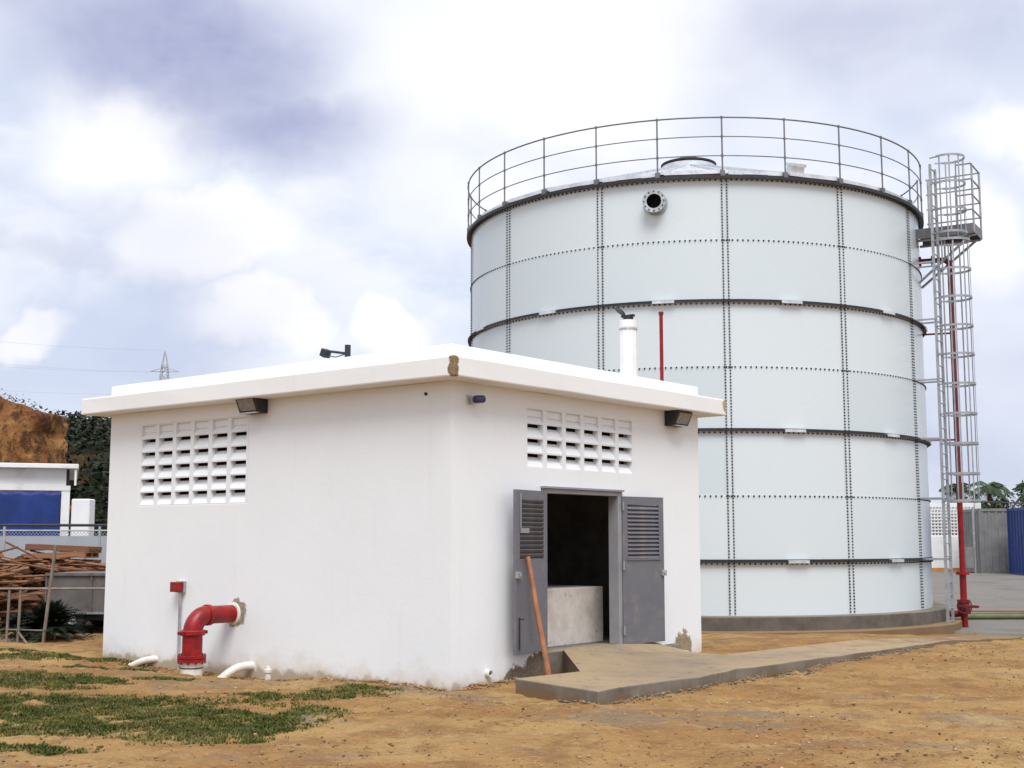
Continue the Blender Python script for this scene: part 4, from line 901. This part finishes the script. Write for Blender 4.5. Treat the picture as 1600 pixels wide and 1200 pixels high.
nx_, nz_ = 40, 16; X, Z = np.meshgrid(np.linspace(6.02, 8.12, nx_), np.linspace(0, 1, nz_)); sag = .06 * np.abs(np.sin((X - 6.02) * 4.4)) * Z
V = np.stack([X - SO, -.03 - .05 * (fbm(X * 2.2 + Z, Z * 3, 3, 71)) - .05 * np.sin(X * 9 + Z * 2.5) * (1 - Z * .5) * .6, .97 + 2.275 * Z - sag], 2).reshape(-1, 3)
i = (np.arange(nz_ - 1)[:, None] * nx_ + np.arange(nx_ - 1)[None]).ravel(); tp = link('tarpaulin', npmesh('tarpaulin', V, np.stack([i, i + 1, i + nx_ + 1, i + nx_], 1), M_tarp, True), None)
tp.location = (-15.55, 45, 0); tp.rotation_euler = (0, 0, R(19)); s_ = tp.modifiers.new('solid', 'SOLIDIFY'); s_.thickness = .01; tag(tp, 'creased dark blue tarpaulin hung across the white shed opening', 'tarpaulin')
o = tag(MB().box((0, 0, 0), (.62, .6, 2.0)).build('water_cabinet', M_farw, None, None, .05, 4), 'white upright cabinet with rounded corners beside the white shed', 'cabinet'); o.location = (-14.80, 43, .9)
tag(MB().box((-14.9, 42.9, -.1), (-14.05, 43.7, .898)).build('cabinet_base', M_found, None, None, .02), 'grey concrete base under the white upright cabinet', 'base')

# chain link fence in front of the shed (wires as real geometry), dark top rail, blue sheet behind it
cf = thing('chain_link_fence', 'chain link fence with dark top rail in front of the white shed', 'fence', (-18, 32, yz(-14, 32)), 0)
FL, FH = 9.5, 1.80
for k in range(5): MB().tube([(FL * k / 4 + .6, 0, -.2), (FL * k / 4 + .6, 0, FH + .02)], .035, 8).build('post', M_fence, cf, 40)
MB().tube([(-4, 0, FH + .05), (FL + .5, 0, FH + .05)], .035, 8).build('top_rail', M_dark, cf, 40)
MB().tube([(-4, .0, FH - .08), (FL + .5, 0, FH - .08)], .018, 8).build('tension_rail', M_fence, cf, 40)
wv, wf = [], []; stp = .085; kk = 0
for sgn in (-1, 1):
    for u0 in np.arange(-FH - 4, FL + FH, stp):
        a0, a1 = (u0, 0.0), (u0 + FH * .9, FH - .09)
        if sgn < 0: a0, a1 = (FL - 4 - u0, 0.0), (FL - 4 - u0 - FH * .9, FH - .09)
        HWR = .0065
        wv += [(a0[0] - HWR, -.004 * sgn, a0[1]), (a0[0] + HWR, -.004 * sgn, a0[1]), (a0[0], .005 - .004 * sgn, a0[1]), (a1[0] - HWR, -.004 * sgn, a1[1]), (a1[0] + HWR, -.004 * sgn, a1[1]), (a1[0], .005 - .004 * sgn, a1[1])]
        wf += [(kk, kk + 1, kk + 4, kk + 3), (kk + 1, kk + 2, kk + 5, kk + 4), (kk + 2, kk, kk + 3, kk + 5)]; kk += 6
stuff(link('wire_mesh', npmesh('wire_mesh', wv, wf, M_fence), cf))
o = tag(MB().box((0, 0, 0), (14, .12, 1.65)).build('grey_yard_wall', simple('grey_yard_paint', (.34, .36, .40), .8, 0, .08, 1.0), None), 'low grey wall behind the chain link fence', 'wall'); o.location = (-24, 36, 0)

# near fence frame: tubes without mesh, one post leaning
nf = thing('tube_fence_frame', 'rusty tube fence frame with one leaning post before the scrap timber', 'fence', (-7.5, 20.8, yz(-7.5, 20.8) - .05), 0)
MB().tube([(-.02, 0, 0), (.11, .02, 1.56)], .028, 8).build('post', M_rust, nf, 40); MB().tube([(-6, .05, .86), (1.0, .0, .87)], .019, 8).build('rail', M_rust, nf, 40)
for x_ in (-.62, -.44, -2.6, -4.6): MB().tube([(x_, .03, -.05), (x_ + .015, .03, .85)], .024, 8).build('post', M_rust, nf, 40)
MB().tube([(-.45, .02, .20), (-.22, -.1, -.02)], .02, 8).build('brace', M_rust, nf, 40); MB().tube([(-.62, .03, .22), (.05, .03, .20)], .012, 6).build('lower_rail', M_rust, nf, 40)

# trailer
tr = thing('utility_trailer', 'dark grey box trailer with small wheels half hidden behind the cycad', 'trailer', (-7.35, 22.2, yz(-7.4, 22.2)), R(-4))
MB().box((-.68, -.02, .30), (2.0, 1.4, .98)).build('body', M_trail, tr, None, .012)
for x_ in (-.68, .12, 1.1): MB().box((x_ + .0, -.045, .28), (x_ + .03, -.021, .99)).build('rib', M_trail, tr)
MB().box((-.68, -.06, .94), (2.0, -.022, .985)).build('top_rail', M_trail, tr); MB().box((-.68, -.055, .29), (2.0, -.0215, .325)).build('bottom_rail', M_galv, tr)
MB().box((-.70, .05, .18), (2.0, 1.3, .285)).build('chassis', M_black, tr)
for yy_ in (-.0, 1.15):
    w = MB().lathe([(.10, .0), (.185, .0), (.21, .03), (.21, .14), (.185, .17), (.10, .17)], 24, Matrix.Translation((-.20, yy_ + .17, .21)) @ Matrix.Rotation(R(90), 4, 'X')).build('wheel', M_tyre, tr, 35)
    MB().lathe([(0, .14), (.05, .15), (.05, .12), (.09, .12), (.115, .165), (.12, .16), (.105, .05)], 20, Matrix.Translation((-.20, yy_ + .17, .21)) @ Matrix.Rotation(R(90), 4, 'X')).build('rim', M_galvl, w, 35)
m = MB(); m.tube([(-.95, .65, .24), (-1.9, .65, .24)], .035, 8); m.build('drawbar', M_black, tr, 40)

# scrap timber: pallets and loose boards
pal = MB()
for k in range(7): pal.box((-.6, -.5 + k * .15, .10), (.6, -.5 + k * .15 + .10, .122))
for k in range(3): pal.box((-.6, -.5 + k * .45, .022), (.6, -.5 + k * .45 + .1, .099))
for k in range(3): pal.box((-.6 + k * .55, -.5, 0), (-.6 + k * .55 + .1, .5, .021))
pme = [pal.mesh('pallet', M_plank), pal.mesh('pallet', M_plankp)]
rr_ = random.Random(11)
LBP = 'broken wooden pallet in the scrap timber heap behind the fence'; LBB = 'loose weathered board in the scrap timber heap behind the fence'
def put(name, me, loc, rot, label, cat, grp): o = link(name, me); o.location = loc; o.rotation_euler = rot; return tag(o, label, cat, grp)
for k in range(10):   # the stack that stands highest
    put('pallet', pme[0], (-8.75 + rr_.uniform(-.08, .08), 25.1 + rr_.uniform(-.1, .1), .07 + .14 * k), (rr_.uniform(-.03, .03), rr_.uniform(-.05, .05), rr_.uniform(-.1, .1)), 'wooden pallet in the tall stack rising above the scrap timber heap', 'pallet', 'stacked pallets')
for k in range(34):
    x_ = rr_.uniform(-13, -7.9); y_ = rr_.uniform(22.4, 25.2) if x_ < -9.0 else rr_.uniform(24.4, 25.4); zm = .06 + max(0, (1.0 - abs(x_ + 10.3) * .13)) * rr_.uniform(.0, 1.0)
    put('pallet', pme[0 if rr_.random() < .8 else 1], (x_, y_, zm), (rr_.uniform(-.45, .45), rr_.uniform(-.45, .45), rr_.uniform(0, 3.1)), LBP, 'pallet', 'pallets in the scrap heap')
bms = []
for L_ in (.7, 1.1, 1.6, 2.1):
    for mt in (M_plank, M_plankp): bms.append(MB().box((-L_ / 2, -.034, -.012), (L_ / 2, .034, .012)).mesh('board', mt))
for k in range(230):
    x_ = rr_.gauss(-9.6, 1.5); x_ = min(-7.4, max(-13.5, x_)); y_ = rr_.uniform(22.2, 25.0) if x_ < -8.9 else rr_.uniform(24.2, 25.2); hgt = 1.15 - .12 * abs(x_ + 9.6) + (.10 if x_ > -9.4 else 0)
    me_ = bms[rr_.choice([0, 2, 2, 4, 4, 6, 6, 0, 2, 4, 1, 3])]
    put('board', me_, (x_, y_, .07 + max(.1, hgt) * rr_.random() ** .7), (rr_.uniform(-.6, .6), rr_.gauss(0, .15), rr_.gauss(0, .55)), LBB, 'board', 'boards in the scrap heap')
mo = MB()
# solid core of the heap: broken boards packed too tightly to tell apart
for k in range(1100):
    x_ = rr_.uniform(-13.2, -7.5); y_ = rr_.uniform(22.6, 25.3) if x_ < -9.1 else rr_.uniform(24.3, 25.3); z_ = rr_.uniform(0, .95) * max(.2, 1 - abs(x_ + 9.8) * .16); L_ = rr_.uniform(.5, 1.5)
    mo.box((-L_ / 2, -.045, -.014), (L_ / 2, .045, .014), Matrix.Translation((x_, y_, z_ + .05)) @ Euler((rr_.uniform(-.5, .5), rr_.gauss(0, .25), rr_.gauss(0, .6))).to_matrix().to_4x4())
stuff(tag(mo.build('timber_scrap', M_plank), 'packed brown splintered scrap wood inside the heap behind the fence', 'scrap wood'))

# cycad bush
def cycad(label, loc, n_, L, seed):
    o = thing('cycad_bush', label, 'bush', loc); r_ = random.Random(seed); MB().tube([(0, 0, -.1), (0, 0, .16)], .10, 10).build('stem', M_bark, o, 40); m = MB()
    for k in range(n_):
        a_ = 2 * math.pi * k * .618; el = r_.uniform(.15, 1.45); l_ = L * r_.uniform(.75, 1.1); prev = None
        for i_, q in enumerate(np.linspace(0, 1, 15)):
            rad = l_ * q * math.cos(el); zz = .12 + l_ * (q * math.sin(el) - .42 * q * q); p_ = Vector((rad * math.cos(a_), rad * math.sin(a_), zz))
            if prev is not None:
                d = (p_ - prev).normalized(); s = d.cross(Vector((0, 0, 1))).normalized(); wv_ = .15 * math.sin(math.pi * min(1, q + .08)) + .02
                m.add([prev, p_, p_ + s * .008], [(0, 1, 2)])
                for sg in (-1, 1): m.add([prev, prev + d * .042, prev + s * sg * wv_ + d * .06 + Vector((0, 0, .02))], [(0, 1, 2)])
            prev = p_
    m.build('fronds', M_cycad, o); return o
cycad('dark spiky cycad bush in front of the grey trailer', (-7.62, 21.35, yz(-7.6, 21.3) - .05), 170, .80, 2)
cycad('smaller dark cycad bush beside the leaning fence post', (-8.12, 21.6, yz(-8.1, 21.6) - .05), 90, .5, 9)

# ------------------------------------------------------------------ pylon and lines
py = thing('power_pylon', 'distant lattice power pylon above the pump house roof', 'pylon', (-104.4, 380, 8), 0)
m = MB(); HP = 49.6; lv = [0, 9, 17, 24, 30, 35, 39, 42.5, 45.5]
def hw(z): return 4.2 * (1 - z / HP) ** .9 + .28
for sx in (-1, 1):
    for sy in (-1, 1): m.tube([(sx * hw(z), sy * hw(z), z) for z in lv] + [(0, 0, HP)], .11, 4)
for a_, b_ in zip(lv, lv[1:]):
    for s in (-1, 1):
        for (x0_, y0_, x1_, y1_) in ((-1, s, 1, s), (s, -1, s, 1)):
            m.tube([(x0_ * hw(a_), y0_ * hw(a_), a_), (x1_ * hw(b_), y1_ * hw(b_), b_)], .09, 4); m.tube([(x1_ * hw(a_), y1_ * hw(a_), a_), (x0_ * hw(b_), y0_ * hw(b_), b_)], .09, 4)
m.build('lattice_mast', M_pylon, py); m = MB()
for z_, w_a in ((43.2, 4.3), (36.5, 4.6)):
    for s in (-1, 1):
        m.tube([(0, 0, z_ + 1.3), (s * w_a, 0, z_ - .1 * (s > 0))], .12, 4); m.tube([(0, 0, z_), (s * w_a, 0, z_ - .1 * (s > 0))], .12, 4)
m.build('crossarm', M_pylon, py)
for k, (dx, dz, lb) in enumerate(((-4.3, 43.0, 'upper faint power line running left from the distant pylon'), (4.3, 43.0, 'second faint power line running left from the distant pylon'), (-4.6, 36.3, 'third faint power line running left from the distant pylon'), (0, 49.6, 'topmost faint power line running left from the pylon tip'))):
    a_ = Vector((-104.4 + dx, 380, 8 + dz)); b_ = a_ + Vector((-150, -130, 12)); o = thing('power_line', lb, 'cable', a_)
    MB().tube([(b_ - a_) * q - Vector((0, 0, 7 * 4 * q * (1 - q))) for q in np.linspace(0, 1, 24)], .018, 4).build('conductor', M_wire, o)

# ------------------------------------------------------------------ grass, pebbles, clods
def tufts(n, seed):
    r_ = np.random.default_rng(seed); x = r_.uniform(-8.5, 1.2, n); y = r_.uniform(8.5, 22, n); return x, y, r_
x, y, r_ = tufts(900000, 1)
lx = (x - PH.x) * BX.x + (y - PH.y) * BX.y; ly = (x - PH.x) * BY.x + (y - PH.y) * BY.y
nzv = fbm(x * 1.3, y * 2.0, 4, 81); nz2 = fbm(x * 4.5, y * 4.5, 3, 87)
def ell(cx, cy, rx, ry, rot=0.):
    c_, s_ = math.cos(rot), math.sin(rot); dx, dy = x - cx, y - cy; return 1 - np.sqrt(((dx * c_ + dy * s_) / rx) ** 2 + ((-dx * s_ + dy * c_) / ry) ** 2)
dens = np.maximum.reduce([ell(-4.0, 12.0, 2.3, 1.2, -.08), ell(-2.6, 11.45, .85, 1.2), ell(-4.5, 11.3, 1.6, .6), ell(-2.05, 13.25, .85, .35, .0) * 1.1, ell(-4.15, 10.0, .9, .25) * .8,
                          ell(-4.95, 14.2, .75, .55), ell(-5.8, 14.9, 1.0, .45), ell(-1.35, 13.75, .5, .18), ell(-6.9, 19.6, 2.6, 1.0), ell(-6.2, 17.6, 2.0, .45) * .7, ell(-3.9, 14.7, .35, .22), ell(-5.0, 16.3, .7, .3) * .7, ell(-2.5, 10.45, .5, .2) * .8])
pmask = np.clip(dens * 1.5 + .22, 0, 1) ** 1.4 * np.clip((nzv - .36) * 5 + .35, 0, 1) * np.clip((nz2 - .27) * 3.2, .0, 1)
pmask *= (dens > -.15) & ~((lx > -.06) & (ly > -.06)); keep = r_.random(len(x)) < pmask * 1.0
nz2 = np.repeat(nz2[keep], 4); x, y = np.repeat(x[keep], 4), np.repeat(y[keep], 4); n = len(x); x = x + r_.normal(size=n) * .018; y = y + r_.normal(size=n) * .018; h = r_.uniform(.012, .036, n) * (1 + .5 * (nz2 - .4)); a_ = r_.uniform(0, 6.283, n); w = r_.uniform(.006, .014, n); ln = r_.uniform(.2, 1.3, n) * h; b_ = r_.uniform(0, 6.283, n)
z = gz(x, y) + .050 * (fbm(x * 6, y * 6, 3, 9) - .5) + .022 * np.maximum(0, fbm(x * 9, y * 9, 2, 21) - .62) * 4 - .004
V = np.stack([np.stack([x - np.cos(a_) * w, y - np.sin(a_) * w, z], 1), np.stack([x + np.cos(a_) * w, y + np.sin(a_) * w, z], 1), np.stack([x + np.cos(b_) * ln, y + np.sin(b_) * ln, z + h], 1)], 1).reshape(-1, 3)
print('grass blades', n)
dry = np.random.default_rng(5).random(n) < .10 + .35 * (fbm(x * 2.5, y * 2.5, 3, 91) > .56); T3 = V.reshape(n, 3, 3)
for nm, mk, mt, lb in (('grass', ~dry, M_grass, 'thin patches of short green grass on the ochre soil at left'), ('dry_grass', dry, M_dryg, 'yellowed dry blades among the green grass at left')):
    q = T3[mk].reshape(-1, 3); stuff(tag(link(nm, npmesh(nm, q, np.arange(len(q)).reshape(-1, 3), mt)), lb, 'grass'))
# stones: small angular pebbles
ico = [(0, 0, 1), (.9, 0, .3), (.28, .85, .3), (-.72, .53, .3), (-.72, -.53, .3), (.28, -.85, .3), (0, 0, -.6)]
icf = np.array([(0, 1, 2), (0, 2, 3), (0, 3, 4), (0, 4, 5), (0, 5, 1), (6, 2, 1), (6, 3, 2), (6, 4, 3), (6, 5, 4), (6, 1, 5)]); ico = np.array(ico)
def stones(name, n, s0, s1, mat, label, seed, flt=None):
    r_ = np.random.default_rng(seed); x = r_.uniform(-8, 9.5, n); y = 8.6 + 16 * r_.random(n) ** 1.5
    d = fbm(x * .9, y * .9, 3, seed + 7); lx = (x - PH.x) * BX.x + (y - PH.y) * BX.y; ly = (x - PH.x) * BY.x + (y - PH.y) * BY.y
    k = (r_.random(n) < np.clip((d - .35) * 3, .05, 1)) & ~((lx > -.02) & (ly > -.02)) & ~((ly > -2.2) & (lx > -.3) & (ly < .1)); x, y = x[k], y[k]; n = len(x)
    s = s0 + (s1 - s0) * r_.random(n) ** 3; q = ico[None] * s[:, None, None] * r_.uniform(.6, 1.3, (n, 1, 3)) * np.array([1, 1, .6]); q = q + r_.normal(size=q.shape) * s[:, None, None] * .12
    a_ = r_.uniform(0, 6.28, n); c_, s_ = np.cos(a_)[:, None], np.sin(a_)[:, None]; z = gz(x, y) + .050 * (fbm(x * 6, y * 6, 3, 9) - .5) + .022 * np.maximum(0, fbm(x * 9, y * 9, 2, 21) - .62) * 4
    V = np.stack([q[:, :, 0] * c_ - q[:, :, 1] * s_ + x[:, None], q[:, :, 0] * s_ + q[:, :, 1] * c_ + y[:, None], q[:, :, 2] + (z + s * .15)[:, None]], 2).reshape(-1, 3)
    F = (np.arange(n)[:, None, None] * 7 + icf[None]).reshape(-1, 3); return stuff(tag(link(name, npmesh(name, V, F, mat)), label, 'stones'))
def rubble(name, pts, s0, s1, mat, label, seed):
    r_ = np.random.default_rng(seed); P_ = np.array(pts); n = len(P_); s = s0 + (s1 - s0) * r_.random(n) ** 2.5
    q = ico[None] * s[:, None, None] * r_.uniform(.6, 1.3, (n, 1, 3)) * np.array([1, 1, .65]) + r_.normal(size=(n, 7, 3)) * s[:, None, None] * .12
    x, y = P_[:, 0], P_[:, 1]; z = gz(x, y) + .050 * (fbm(x * 6, y * 6, 3, 9) - .5) + .012
    V = (q + np.stack([x, y, z], 1)[:, None, :]).reshape(-1, 3); F = (np.arange(n)[:, None, None] * 7 + icf[None]).reshape(-1, 3)
    return stuff(tag(link(name, npmesh(name, V, F, mat)), label, 'rubble'))
r_ = random.Random(31); pl_ = []
for k in range(1500):
    u_ = r_.uniform(-.1, 9.0); q = PW(u_, -2.12 - abs(r_.gauss(0, .07)) * (1 + .5 * math.sin(u_ * 2.1))); pl_.append((q.x, q.y))
for k in range(260):
    f_ = r_.random(); q = PW(-.2 + .6 * f_ - abs(r_.gauss(0, .06)), -2.1 + 1.4 * f_); pl_.append((q.x, q.y))
rubble('path_rubble', pl_, .006, .026, simple('grey_crumb', (.20, .16, .115), .95, 0, .35, 3), 'grey crumbled concrete along the path edge', 41)
pl_ = []
for k in range(900):
    q = PW(-abs(r_.gauss(0, .10)) - .02, r_.uniform(0, L1)); pl_.append((q.x, q.y))
for k in range(420):
    q = PW(r_.uniform(0, 1.6), -abs(r_.gauss(0, .12)) - .02); pl_.append((q.x, q.y))
rubble('wall_foot_rubble', pl_, .006, .030, simple('brown_crumb', (.30, .19, .10), .95, 0, .4, 3), 'brown stones and spoil along the foot of the white walls', 42)
stones('pale_pebbles', 9000, .005, .020, simple('pale_stone', (.44, .33, .21), .9, 0, .3, 3), 'pale small stones scattered over the ochre ground', 3)
stones('dark_clods', 5500, .006, .024, simple('brown_clod', (.13, .075, .04), .95, 0, .3, 3), 'dark earth clods scattered over the ochre ground', 14)
stones('tan_gravel', 24000, .005, .020, simple('tan_stone', (.28, .17, .08), .95, 0, .35, 3), 'tan gravel scattered over the ochre ground', 25)
